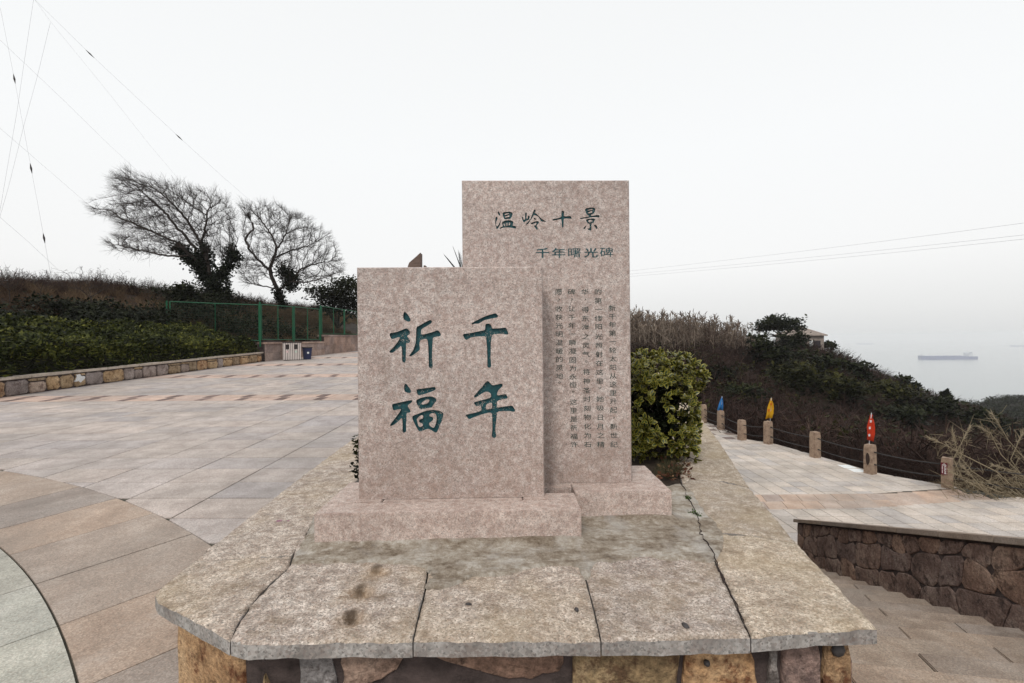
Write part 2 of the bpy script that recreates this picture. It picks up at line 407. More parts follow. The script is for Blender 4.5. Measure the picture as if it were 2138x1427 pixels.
# curved band of brown slabs round a disc
da = .72 / 12.4
a0 = math.atan2(2.96 - DISC[1], -3.04 - DISC[0])
for k in range(-9, 14):
    a, b_ = a0 - (k + 1) * da + .0003, a0 - k * da - .0003
    q = []
    for j in range(5): t = a + (b_ - a) * j / 4; q.append((DISC[0] + (R_OUT - .004) * math.cos(t), DISC[1] + (R_OUT - .004) * math.sin(t)))
    for j in range(5): t = b_ + (a - b_) * j / 4; q.append((DISC[0] + (R_IN + .006) * math.cos(t), DISC[1] + (R_IN + .006) * math.sin(t)))
    q = clip(q, (LEFT_X, 0), (1, 0))
    if len(q) > 2: slab_obj('brown_slab', q, M['brown_slab'], plaza, plaza_z)
    q = []
    for j in range(5): t = a + (b_ - a) * j / 4; q.append((DISC[0] + (R_IN - .006) * math.cos(t), DISC[1] + (R_IN - .006) * math.sin(t)))
    for j in range(5): t = b_ + (a - b_) * j / 4; q.append((DISC[0] + (R_IN - 1.1) * math.cos(t), DISC[1] + (R_IN - 1.1) * math.sin(t)))
    q = clip(q, (LEFT_X, 0), (1, 0))
    if len(q) > 2: slab_obj('disc_slab', q, M['green_slab'], plaza, plaza_z)

# ------------------------------------------------------------------ planter: coping slabs, rubble walls, soil
def coping_stain_pit_shade(g, c):
    y_ = g.math('MULTIPLY', g.ramp(g.noise(2.3, 5, .6), [(.45, 0.0), (.65, 1.0)]), .34)
    c = g.mix(y_, c, (.37, .28, .16))
    sx = g.n('ShaderNodeSeparateXYZ'); g.set(sx.inputs[0], g.pos())
    rt = g.math('MULTIPLY', g.ramp(g.math('MULTIPLY', sx.outputs[0], .5), [(.3, 0.0), (.75, 1.0)]), .3)
    c = g.mix(rt, c, (.36, .29, .17))
    c = g.mix(g.math('MULTIPLY', g.ramp(g.noise(6, 6, .7), [(.55, 0.0), (.68, 1.0)]), .6), c, (.165, .115, .07))
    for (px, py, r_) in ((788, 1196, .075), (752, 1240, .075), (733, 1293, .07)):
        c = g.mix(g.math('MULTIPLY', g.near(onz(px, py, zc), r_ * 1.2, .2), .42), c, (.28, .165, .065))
        c = g.mix(g.math('MULTIPLY', g.near(onz(px, py, zc - .025), .042, .6), .85), c, (.045, .027, .015))  # dark centre paints the shade inside each pit
    for (px, py, r_) in ((583, 1088, .022), (602, 1087, .01), (637, 1055, .008)):
        c = g.mix(g.math('MULTIPLY', g.near(onz(px, py, zc), r_, .5), .6), c, (.22, .03, .14))
    return c
M['coping'] = granite('rough_yellowed_granite', (.165, .122, .097), (.375, .312, .267), (.59, .525, .47), .9, 1.0, .9, .9, .012, coping_stain_pit_shade, ('object', [(0, (.9, .9, .92)), (.5, (1, 1, 1)), (1, (1.1, 1.08, 1.02))]), 24, 1.6)
M['coping_side'] = granite('sawn_grey_granite', (.15, .125, .112), (.255, .235, .22), (.36, .345, .33), .6, .8, .8, .2, .004)
planter = thing('planter', (0, 3.0, 0), 'raised planter with rough granite coping and rust stained rubble wall in the foreground', 'planter')
PITS = [(onz(788, 1196, zc), .048, .02, .022), (onz(752, 1240, zc), .045, .026, .024), (onz(733, 1293, zc), .042, .028, .024)]
def coping_slab(pxpoly, zt=zc, world=None, th=.055, seed=0, amp=.007):
    P = world or [tuple(onz(a, b_, zt))[:2] for a, b_ in pxpoly]
    if area(P) < 0: P = P[::-1]
    n = len(P); sh = []
    for i in range(n):
        a, b_, c_ = P[i - 1], P[i], P[(i + 1) % n]; e1 = (b_[0] - a[0], b_[1] - a[1]); e2 = (c_[0] - b_[0], c_[1] - b_[1]); l1, l2 = math.hypot(*e1), math.hypot(*e2)
        nx, ny = -e1[1] / l1 - e2[1] / l2, e1[0] / l1 + e2[0] / l2; l = math.hypot(nx, ny) + 1e-9; sh.append((b_[0] + nx / l * .003, b_[1] + ny / l * .003))
    P = sh
    # edge ring with small wobble, then a fine grid clipped inside for the hewn surface
    ring = []
    for i in range(n):
        a, b_ = P[i], P[(i + 1) % n]; l = math.hypot(b_[0] - a[0], b_[1] - a[1]); k = max(1, int(l / .035))
        for j in range(k):
            t = j / k; ring.append((a[0] + (b_[0] - a[0]) * t, a[1] + (b_[1] - a[1]) * t))
    bm = bmesh.new()
    top = [bm.verts.new((x, y, zt)) for x, y in ring]
    f = bm.faces.new(top)
    xs = [p[0] for p in ring]; ys = [p[1] for p in ring]; st = .013 if seed == 4 else .03
    for axis, lo, hi in ((0, min(xs), max(xs)), (1, min(ys), max(ys))):
        t = lo + st
        while t < hi:
            bmesh.ops.bisect_plane(bm, geom=bm.verts[:] + bm.edges[:] + bm.faces[:], plane_co=(t, 0, 0) if axis == 0 else (0, t, 0), plane_no=(1, 0, 0) if axis == 0 else (0, 1, 0))
            t += st
    bm.edges.ensure_lookup_table()
    bd = [e for e in bm.edges if len(e.link_faces) == 1]
    bset = set(v for e in bd for v in e.verts)
    for v in bm.verts:
        x, y = v.co.x, v.co.y
        v.co.z += amp * float(hnoise(x, y, 19, seed)) * .5 + amp * float(hnoise(x, y, 47, seed + 1)) * .55 + amp * .5 * float(hnoise(x, y, 6, seed + 4))
        for p, rx, dp, ry in PITS:
            q = ((x - p.x) / rx) ** 2 + ((y - p.y) / ry) ** 2
            v.co.z -= dp * 1.25 * math.exp(-q * q)
        if v in bset: v.co.z -= .006
    ret = bmesh.ops.extrude_edge_only(bm, edges=bd)
    for v in [g_ for g_ in ret['geom'] if isinstance(g_, bmesh.types.BMVert)]:
        wv = .004 * float(hnoise(v.co.x, v.co.y, 25, seed + 3))
        v.co.z = zt - th + wv
    bmesh.ops.recalc_face_normals(bm, faces=bm.faces)
    me = bpy.data.meshes.new('coping_slab'); 
    off = wloc(planter); bmesh.ops.translate(bm, verts=bm.verts, vec=-off); bm.to_mesh(me); bm.free()
    if sum(p.normal.z for p in me.polygons) < 0: me.flip_normals()
    for p in me.polygons: p.use_smooth = p.normal.z > .5
    for p in me.polygons: p.material_index = 0 if p.normal.z > .5 else 1
    return link('coping_slab', me, [M['coping'], M['coping_side']], planter)
coping_slab([(322, 1240), (335, 1226), (406, 1169), (500, 1166), (610, 1158), (605, 1182), (566, 1216), (530, 1255), (500, 1297), (480, 1337), (400, 1294), (328, 1256)], seed=1)
coping_slab([(406, 1169), (572, 1038), (680, 957), (735, 947), (780, 960), (700, 1060), (650, 1100), (610, 1158), (500, 1166)], seed=2)
coping_slab([(680, 957), (745, 911), (800, 870), (830, 885), (790, 930), (735, 947)], seed=3)
coping_slab([(480, 1337), (500, 1297), (530, 1255), (566, 1216), (605, 1182), (625, 1120), (905, 1110), (888, 1230), (874, 1285), (862, 1340), (700, 1341), (518, 1345)], seed=4)
coping_slab([(862, 1340), (874, 1285), (888, 1230), (905, 1110), (1212, 1100), (1222, 1205), (1240, 1270), (1255, 1337), (1050, 1340)], seed=5)
coping_slab([(1255, 1337), (1240, 1270), (1222, 1205), (1212, 1100), (1440, 1062), (1470, 1118), (1490, 1165), (1508, 1200), (1540, 1270), (1568, 1331), (1400, 1336)], seed=6)
coping_slab([(1568, 1331), (1540, 1270), (1508, 1200), (1490, 1165), (1472, 1122), (1500, 1112), (1590, 1120), (1665, 1135), (1760, 1235), (1833, 1313), (1700, 1319)], seed=7)
coping_slab([(1472, 1122), (1440, 1060), (1425, 1010), (1445, 1000), (1510, 1004), (1565, 1018), (1665, 1135), (1590, 1120), (1500, 1112)], seed=8)
coping_slab([(1425, 1010), (1402, 930), (1440, 925), (1502, 922), (1565, 1018), (1510, 1004), (1445, 1000)], seed=9)
def w2(Y, inn=0): return (cap_right_x(Y) - inn, Y)
pr = onz(1502, 922, zc); pl_ = onz(1402, 930, zc)
yy = pr.y
last = ((pr.x, pr.y), (pl_.x, pl_.y))
for k in range(6):
    y1 = yy + 1.5; a, b_ = w2(y1 + .0), w2(y1, .5)
    coping_slab(None, world=[last[1], last[0], a, b_], seed=20 + k); last = (a, b_); yy = y1
YB = yy
pl2 = onz(800, 870, zc); pl3 = onz(830, 885, zc); last = ((pl2.x, pl2.y), (pl3.x, pl3.y)); y1 = pl2.y
while y1 < YB - 1:
    y1 += 1.5; a, b_ = (-1.53, y1), (-1.08, y1)
    coping_slab(None, world=[last[0], last[1], b_, a], seed=40 + int(y1)); last = (a, b_)
cor = [tuple(onz(a, b_, zc))[:2] for a, b_ in ((322, 1240), (480, 1337), (518, 1345), (1833, 1313))]
core = inset([cor[0], cor[1], cor[2], cor[3], (cap_right_x(YB), YB), (-1.53, YB)], .075)
mb = MB(); mb.prism(core, -2.6, zc - .062)
mb.build('mortar_core', M['mortar'], planter)
def rubble(name, pal, seed=0):
    g = NT(name, .9); c = g.ramp(g.noise(3.2, 6, .7), [(.3, pal[0]), (.48, pal[1]), (.66, pal[2])])
    c = g.mix(g.math('MULTIPLY', g.ramp(g.noise(5.5 + seed, 6, .75), [(.52, 0.0), (.6, 1.0)]), .85), c, pal[3])
    c = g.mix(1.0, c, g.ramp(g.noise(40, 5, .7), [(.3, .5), (.7, 1.5)]), 'MULTIPLY')
    c = g.mix(1.0, c, g.ramp(g.rnd(), [(0, (.78, .8, .85)), (.5, (1, 1, 1)), (1, (1.2, 1.1, .98))]), 'MULTIPLY')
    g.color(c); g.bump(g.math('ADD', g.noise(18, 6, .7), g.noise(70, 4)), .8, .02); return g.m
M['rust'] = rubble('rust_stained_rubble', ((.16, .085, .04), (.36, .235, .135), (.50, .37, .24), (.10, .032, .014)))
M['pinkstone'] = rubble('pink_brown_rubble', ((.15, .10, .085), (.27, .185, .155), (.36, .265, .225), (.09, .06, .055)), 1)
M['ochre'] = rubble('ochre_rubble', ((.18, .115, .06), (.33, .23, .12), (.44, .335, .2), (.12, .065, .035)), 2)
M['purple'] = rubble('purple_brown_rubble', ((.1, .064, .052), (.2, .135, .11), (.31, .235, .195), (.06, .04, .034)), 1.5)
M['greystone'] = rubble('grey_mortar_patch', ((.16, .15, .145), (.22, .205, .2), (.3, .28, .27), (.1, .085, .08)), 3)
# front faces: chamfer and front
def wall_frame(p0, p1, z0):
    p0, p1 = Vector((*p0, 0)), Vector((*p1, 0)); u = (p1 - p0).normalized(); nrm = Vector((u.y, -u.x, 0))
    return lambda s, t, d: p0 + u * s + nrm * d + Vector((0, 0, z0 + t)), (p1 - p0).length
def front_index(c):
    return min(range(len(core)), key=lambda i: math.hypot(core[i][0] - c[0], core[i][1] - c[1]))
i0, i1, i2, i3 = [front_index(c) for c in cor]
fr, L = wall_frame(core[i0], core[i1], 0.03)
H = zc - .068 - .03
for poly, m in (([(0.0, 0), (L - .02, 0), (L - .02, H), (0.0, H)], 'rust'),):
    mb = MB(); stone_on(mb, inset(poly, .006), fr, .02, .006, .05); mb.build('wall_stone', M[m], planter, smooth=True)
fr, L = wall_frame(core[i2], core[i3], 0.03)
def fx(px): return (px - 528) / (1800 - 528) * L
front = [([(528, 0), (612, 0), (640, .2), (608, .40), (590, 1), (528, 1)], 'ochre'), ([(645, .3), (690, .35), (680, 1), (600, 1), (615, .45)], 'greystone'),
         ([(650, .0), (832, 0), (828, .72), (790, .68), (700, .42), (655, .22)], 'pinkstone'), ([(700, .5), (790, .76), (828, .8), (828, 1), (690, 1)], 'purple'),
         ([(846, 0), (1180, 0), (1170, .5), (1080, .62), (985, .55), (930, .6), (850, .58)], 'pinkstone'), ([(846, .68), (935, .68), (985, .64), (1080, .72), (1172, .62), (1178, 1), (846, 1)], 'purple'),
         ([(1192, 0), (1420, 0), (1425, 1), (1192, 1)], 'ochre'), ([(1428, 0), (1600, 0), (1610, .5), (1580, 1), (1432, 1)], 'rust'),
         ([(1606, 0), (1640, 0), (1650, .4), (1640, 1), (1590, 1), (1615, .55)], 'greystone'), ([(1650, 0), (1735, 0), (1735, 1), (1648, 1)], 'pinkstone'), ([(1740, 0), (1802, 0), (1802, 1), (1740, 1)], 'rust')]
for poly, m in front:
    q = inset([(fx(a), t * H) for a, t in poly], .004)
    if len(q) < 3: continue
    mb = MB(); stone_on(mb, q, fr, .012 if m in ('purple', 'greystone') else .024, .008, .03); mb.build('wall_stone', M[m], planter)
M['pebble'] = plain('black_pebble', (.05, .045, .045), .6, .3, 30)
for px, tt in ((1768, .93), (1768, .62), (1480, .86)):
    c = fr(fx(px), tt * H, .032); mb = MB(); r_ = .026 if px > 1500 else .012
    V = []; fs = []
    for i in range(5):
        th = math.pi * i / 4
        for j in range(8): V.append(c + Vector((r_ * math.sin(th) * math.cos(j * math.pi / 4), -.012 * math.cos(th) , r_ * math.sin(th) * math.sin(j * math.pi / 4))))
    fs = [(i * 8 + j, i * 8 + (j + 1) % 8, (i + 1) * 8 + (j + 1) % 8, (i + 1) * 8 + j) for i in range(4) for j in range(8)]
    mb.add(V, fs); mb.build('wall_pebble', M['pebble'], planter, smooth=True)
# side wall along the stairs, and along the plaza
fr, L = wall_frame(core[i3], core[(i3 + 1) % len(core)], -2.3)
bound = [(0, 0), (5, 0), (5, 2.8), (0, 2.8)]
seeds = [(.25 + .5 * i + random.uniform(-.13, .13) + (.25 if j % 2 else 0), .2 + .4 * j + random.uniform(-.1, .1)) for i in range(10) for j in range(7)]
for c_ in voronoi(bound, seeds):
    q = inset(c_, .014)
    if len(q) > 2 and area(q) > .01: mb = MB(); stone_on(mb, q, fr, .03, .012, .1); mb.build('wall_stone', M['pinkstone'], planter)
fr, L = wall_frame(core[i0 - 1], core[i0], 0.05)
x = 0
while x < min(L, 14) - .5:
    l = random.uniform(.35, .6); q = inset([(L - x - l, 0), (L - x, 0), (L - x, H - .03), (L - x - l, H - .03)], .012)
    mb = MB(); stone_on(mb, q, fr, .025, .012, .08); mb.build('wall_stone', M['ochre' if random.random() < .5 else 'pinkstone'], planter); x += l
# chalk marks on the chamfered edge of the coping
M['chalk'] = plain('white_paint', (.62, .62, .62), .9, .2, 40)
mb = MB()
A_, B_ = onz(328, 1256, zc - .03), onz(480, 1337, zc - .03); uu = (B_ - A_).normalized(); nn = Vector((uu.y, -uu.x, 0)); LL = (B_ - A_).length
for st in (((.42, .014), (.52, .016), (.60, .010)), ((.47, .014), (.46, -.008)), ((.52, .012), (.55, -.002), (.54, -.012)), ((.68, -.002), (.74, .006), (.80, -.008), (.88, -.004), (.93, .004)), ((.84, -.01), (.9, -.014), (.95, -.006))):
    for (a, t), (b_, t2) in zip(st, st[1:]):
        mb.box(A_ + uu * (LL * (a + b_) / 2) + nn * .0035 + Vector((0, 0, (t + t2) / 2)), (math.hypot(LL * (b_ - a), t2 - t) / 2, .001, .0032), ((uu * (LL * (b_ - a)) + Vector((0, 0, t2 - t))).normalized(), nn, (uu * (LL * (b_ - a)) + Vector((0, 0, t2 - t))).normalized().cross(nn)))
mb.build('chalk_mark', M['chalk'], planter)
# soil
M['soil'] = plain('dark_soil', (.055, .04, .03), .95, .5, 9, .8)
xs = np.linspace(-1.45, 4.3, 90); ys = np.linspace(2.8, YB - .1, 120); X, Y = np.meshgrid(xs, ys)
lim = .06; ok = (X > -1.42) & (X < cap_right_x(Y) - .12)
Xc = np.clip(X, -1.42, cap_right_x(Y) - .12)
Z = zc - .045 + .03 * hnoise(X, Y, 5) + .02 * hnoise(X, Y, 14, 2) + .04 * np.exp(-((X - 1.2) ** 2 + (Y - 4) ** 2) / .3)
Z = np.where(X > cap_right_x(Y) - .5, zc - .07, Z)
Vv = np.stack([Xc, Y, Z], -1).reshape(-1, 3); nx_ = len(xs)
I = np.arange(len(ys) - 1)[:, None] * nx_ + np.arange(nx_ - 1)[None]; Fq = np.stack([I, I + 1, I + nx_ + 1, I + nx_], -1).reshape(-1, 4)
np_mesh('soil', Vv, Fq, M['soil'], planter, smooth=True)

# ------------------------------------------------------------------ the two inscribed stelae
ZP = EYE - .856                                   # top of the plinths
STY = R(1.3)
def stele_axes(): return Vector((math.cos(STY), math.sin(STY), 0)), Vector((-math.sin(STY), math.cos(STY), 0))
ux, uy = stele_axes()
g = NT('teal_carved_paint', .6, .4)
c = g.ramp(g.noise(60, 4, .6), [(.3, (.003, .034, .042)), (.6, (.006, .066, .078)), (.8, (.012, .095, .105))])
a, b_, d = g.cell(240); c = g.mix(g.math('MULTIPLY', g.ramp(a, [(.86, 0.0), (.92, 1.0)]), g.ramp(g.noise(16, 3), [(.45, 0.0), (.6, .8)])), c, (.36, .30, .26)); g.color(c)
M['letter'] = g.m
CH = {}
CH['qi'] = (790, 630, 9.513, [[(520,205),(545,215),(590,265),(630,330),(645,375),(620,400),(590,400),(530,375),(495,345),(492,270),(500,225)],
 [(220,660),(240,622),(300,618),(380,600),(470,565),(540,532),(580,540),(625,590),(635,630),(610,660),(565,685),(600,730),(632,770),(625,810),(600,825),(550,820),(550,900),(548,1000),(545,1100),(548,1190),(520,1218),(490,1205),(470,1180),(470,1050),(468,950),(455,870),(410,920),(350,970),(290,1018),(240,1020),(218,995),(230,970),(300,910),(370,820),(410,760),(430,705),(370,715),(310,740),(270,748),(240,720)],
 [(752,515),(800,485),(870,445),(950,400),(1030,362),(1062,380),(1065,410),(1040,440),(960,490),(880,535),(848,570),(848,655),(900,655),(980,632),(1080,605),(1165,572),(1200,580),(1235,630),(1245,665),(1225,690),(1160,700),(1085,712),(1080,790),(1072,900),(1068,1050),(1070,1150),(1078,1240),(1085,1290),(1060,1325),(1035,1332),(1010,1310),(1000,1280),(1002,1150),(995,1000),(988,850),(975,770),(955,742),(900,745),(845,765),(820,800),(815,860),(828,940),(815,970),(760,1010),(700,1060),(650,1085),(605,1085),(620,1060),(680,985),(720,900),(740,800),(748,700),(752,600)]])
CH['qian'] = (950, 630, 9.513, [[(325,445),(345,420),(420,380),(500,340),(580,300),(700,260),(800,230),(840,255),(855,290),(840,320),(760,332),(640,355),(560,380),(500,425),(460,440),(400,440),(345,460)],
 [(155,665),(180,642),(260,635),(340,620),(450,595),(590,570),(600,530),(600,465),(620,440),(670,438),(715,460),(728,500),(735,540),(860,530),(950,525),(1000,515),(1025,540),(1050,600),(1062,640),(1050,660),(1000,655),(920,640),(820,645),(735,660),(722,740),(712,850),(710,1000),(708,1130),(718,1230),(720,1290),(690,1318),(655,1312),(640,1280),(642,1150),(638,1000),(630,850),(615,720),(605,690),(520,692),(400,700),(310,715),(260,750),(230,765),(195,745),(175,710)]])
CH['fu'] = (790, 780, 9.513, [[(540,205),(565,215),(600,270),(635,315),(652,355),(635,390),(600,392),(540,375),(512,330),(508,260),(520,220)],
 [(268,630),(285,605),(380,590),(500,560),(620,535),(665,530),(680,550),(660,580),(600,620),(580,650),(610,700),(645,750),(630,780),(590,785),(560,790),(558,900),(550,1000),(555,1100),(552,1155),(520,1180),(485,1180),(478,1150),(482,1050),(480,950),(465,880),(420,930),(350,990),(280,1040),(230,1045),(240,1010),(300,930),(370,840),(420,770),(460,708),(380,715),(330,735),(300,735),(280,690)],
 [(755,335),(770,315),(880,300),(1000,285),(1110,265),(1140,290),(1138,325),(1080,355),(980,390),(870,425),(800,438),(775,420),(765,370)],
 [(748,545),(770,520),(850,485),(950,460),(1050,458),(1110,475),(1150,510),(1155,545),(1120,590),(1080,640),(1060,680),(1000,685),(900,705),(850,718),(815,700),(790,650),(760,600)],
 [(855,590),(900,550),(960,520),(1010,518),(1015,545),(985,590),(930,610),(880,620),(858,610)],
 [(668,870),(690,838),(800,800),(920,750),(1050,725),(1150,730),(1240,755),(1290,790),(1292,830),(1270,920),(1235,1010),(1190,1110),(1160,1175),(1130,1178),(1080,1145),(1000,1102),(950,1110),(880,1140),(820,1160),(790,1130),(740,1040),(690,940)],
 [(762,905),(800,865),(850,830),(885,835),(892,870),(880,900),(840,905),(805,935),(810,975),(860,990),(885,1010),(880,1045),(830,1065),(805,1060),(785,1010),(770,950)],
 [(1010,820),(1050,795),(1110,790),(1150,820),(1160,900),(1145,990),(1110,1075),(1090,1082),(1050,1065),(1010,1030),(1005,990),(1040,965),(1085,930),(1092,890),(1070,862),(1015,855)]])
CH['nian'] = (950, 780, 9.513, [[(372,455),(400,420),(470,340),(540,265),(600,185),(640,150),(670,160),(710,205),(750,240),(840,220),(925,200),(945,215),(948,250),(920,280),(865,330),(835,390),(838,442),(920,425),(1005,410),(1025,430),(1048,475),(1035,505),(960,510),(840,545),(830,600),(832,680),(930,665),(1040,650),(1130,640),(1165,670),(1195,730),(1190,760),(1165,765),(1080,750),(960,748),(840,760),(828,840),(820,950),(802,1060),(805,1150),(822,1230),(815,1270),(780,1285),(735,1270),(728,1230),(740,1150),(742,1000),(738,880),(730,780),(650,785),(540,815),(430,850),(340,885),(300,910),(270,905),(240,870),(210,840),(225,815),(320,800),(420,775),(520,745),(525,700),(515,650),(495,635),(440,655),(405,635),(375,595),(385,570),(480,545),(600,515),(715,480),(718,420),(690,385),(640,365),(590,370),(520,410),(430,470),(390,485)],
 [(620,720),(612,670),(625,620),(660,595),(730,580),(738,620),(735,700),(680,708)]])
CH['wen'] = (1020, 420, 16.446, [[(345,350),(365,375),(395,440),(410,490),(385,510),(350,480),(318,430),(318,385)],
 [(240,560),(270,545),(320,580),(305,630),(270,700),(258,800),(275,875),(310,870),(350,800),(390,710),(425,630),(415,720),(395,820),(350,910),(300,965),(265,935),(240,850),(225,720)],
 [(478,410),(540,385),(640,378),(720,362),(790,390),(838,425),(815,510),(770,590),(735,620),(650,615),(545,638),(520,580),(490,500)],
 [(550,450),(640,428),(700,412),(705,450),(620,468),(555,485)],[(560,535),(690,500),(715,485),(712,545),(660,560),(570,572)],
 [(460,735),(500,700),(600,665),(740,660),(800,680),(855,710),(840,790),(815,855),(900,850),(940,880),(950,925),(930,950),(860,935),(740,915),(600,910),(480,925),(375,968),(385,930),(440,895),(490,880),(470,800)],
 [(520,785),(550,775),(572,860),(540,865)],[(615,750),(650,745),(650,855),(620,860)],[(700,742),(748,748),(735,825),(692,850)]])
CH['ling'] = (1020, 420, 16.446, [[(1145,545),(1190,540),(1195,600),(1210,650),(1255,640),(1252,500),(1262,400),(1310,395),(1315,440),(1305,560),(1310,620),(1345,600),(1355,500),(1410,510),(1410,560),(1400,640),(1350,660),(1280,690),(1230,735),(1190,720),(1165,660),(1150,600)],
 [(1580,290),(1620,310),(1610,380),(1580,410),(1650,440),(1730,520),(1820,610),(1900,660),(1985,705),(1960,718),(1870,712),(1800,700),(1770,650),(1740,570),(1690,530),(1600,490),(1550,490),(1500,580),(1440,660),(1390,740),(1350,800),(1265,825),(1310,760),(1420,650),(1450,590),(1490,490),(1530,380),(1555,320)],
 [(1550,580),(1600,590),(1640,620),(1620,650),(1570,640),(1548,610)],
 [(1450,765),(1530,730),(1620,700),(1700,690),(1740,715),(1710,780),(1660,840),(1650,870),(1685,910),(1690,960),(1655,1000),(1620,950),(1570,880),(1545,845),(1610,840),(1650,770),(1640,740),(1560,775),(1490,808),(1455,790)]])
CH['shi'] = (1140, 420, 16.446, [[(525,335),(580,345),(628,355),(615,440),(612,530),(720,525),(855,515),(880,590),(880,620),(800,605),(700,600),(610,605),(605,700),(600,800),(605,890),(570,925),(545,900),(540,780),(530,660),(520,620),(400,650),(300,660),(230,685),(215,630),(330,605),(430,590),(525,555),(530,450)]])
CH['jing'] = (1140, 420, 16.446, [[(1340,285),(1380,250),(1480,235),(1600,218),(1700,260),(1680,350),(1640,440),(1590,450),(1545,480),(1550,520),(1650,500),(1800,480),(1845,510),(1830,570),(1760,560),(1640,555),(1550,565),(1400,590),(1260,615),(1175,630),(1160,600),(1190,585),(1320,560),(1480,530),(1480,510),(1410,480),(1375,420),(1350,350)],
 [(1420,322),(1500,292),(1590,272),(1600,300),(1520,318),(1430,338)],[(1435,405),(1550,348),(1590,335),(1590,395),(1530,420),(1450,425)],
 [(1370,660),(1420,625),(1520,605),(1640,600),(1690,625),(1660,700),(1640,750),(1570,765),(1558,850),(1555,940),(1560,1015),(1520,1020),(1440,985),(1410,945),(1460,945),(1500,940),(1500,850),(1490,775),(1440,785),(1420,750),(1390,710)],
 [(1445,680),(1500,650),(1560,650),(1575,690),(1550,730),(1480,740)],
 [(1380,840),(1375,890),(1340,960),(1290,965),(1275,940),(1320,890)],[(1630,830),(1700,825),(1750,860),(1770,930),(1740,970),(1710,930),(1670,870)]])
def chaikin(P):
    out = []; n = len(P)
    for i in range(n):
        a, b_ = P[i], P[(i + 1) % n]
        out += [(a[0] * .75 + b_[0] * .25, a[1] * .75 + b_[1] * .25), (a[0] * .25 + b_[0] * .75, a[1] * .25 + b_[1] * .75)]
    return out
def fill(loops):
    """even-odd fill of outlines (holes included) -> verts, faces"""
    cu = bpy.data.curves.new('outline', 'CURVE'); cu.dimensions = '2D'; cu.fill_mode = 'BOTH'
    for L_ in loops:
        sp = cu.splines.new('POLY'); sp.points.add(len(L_) - 1); sp.use_cyclic_u = True
        for p, (x, y) in zip(sp.points, L_): p.co = (x, y, 0, 1)
    o = bpy.data.objects.new('outline', cu); C.objects.link(o); bpy.context.view_layer.update()
    me = bpy.data.meshes.new_from_object(o.evaluated_get(bpy.context.evaluated_depsgraph_get()))
    V = [tuple(v.co) for v in me.vertices]; Fs = [tuple(p.vertices) for p in me.polygons]
    bpy.data.objects.remove(o); bpy.data.curves.remove(cu); bpy.data.meshes.remove(me); return V, Fs
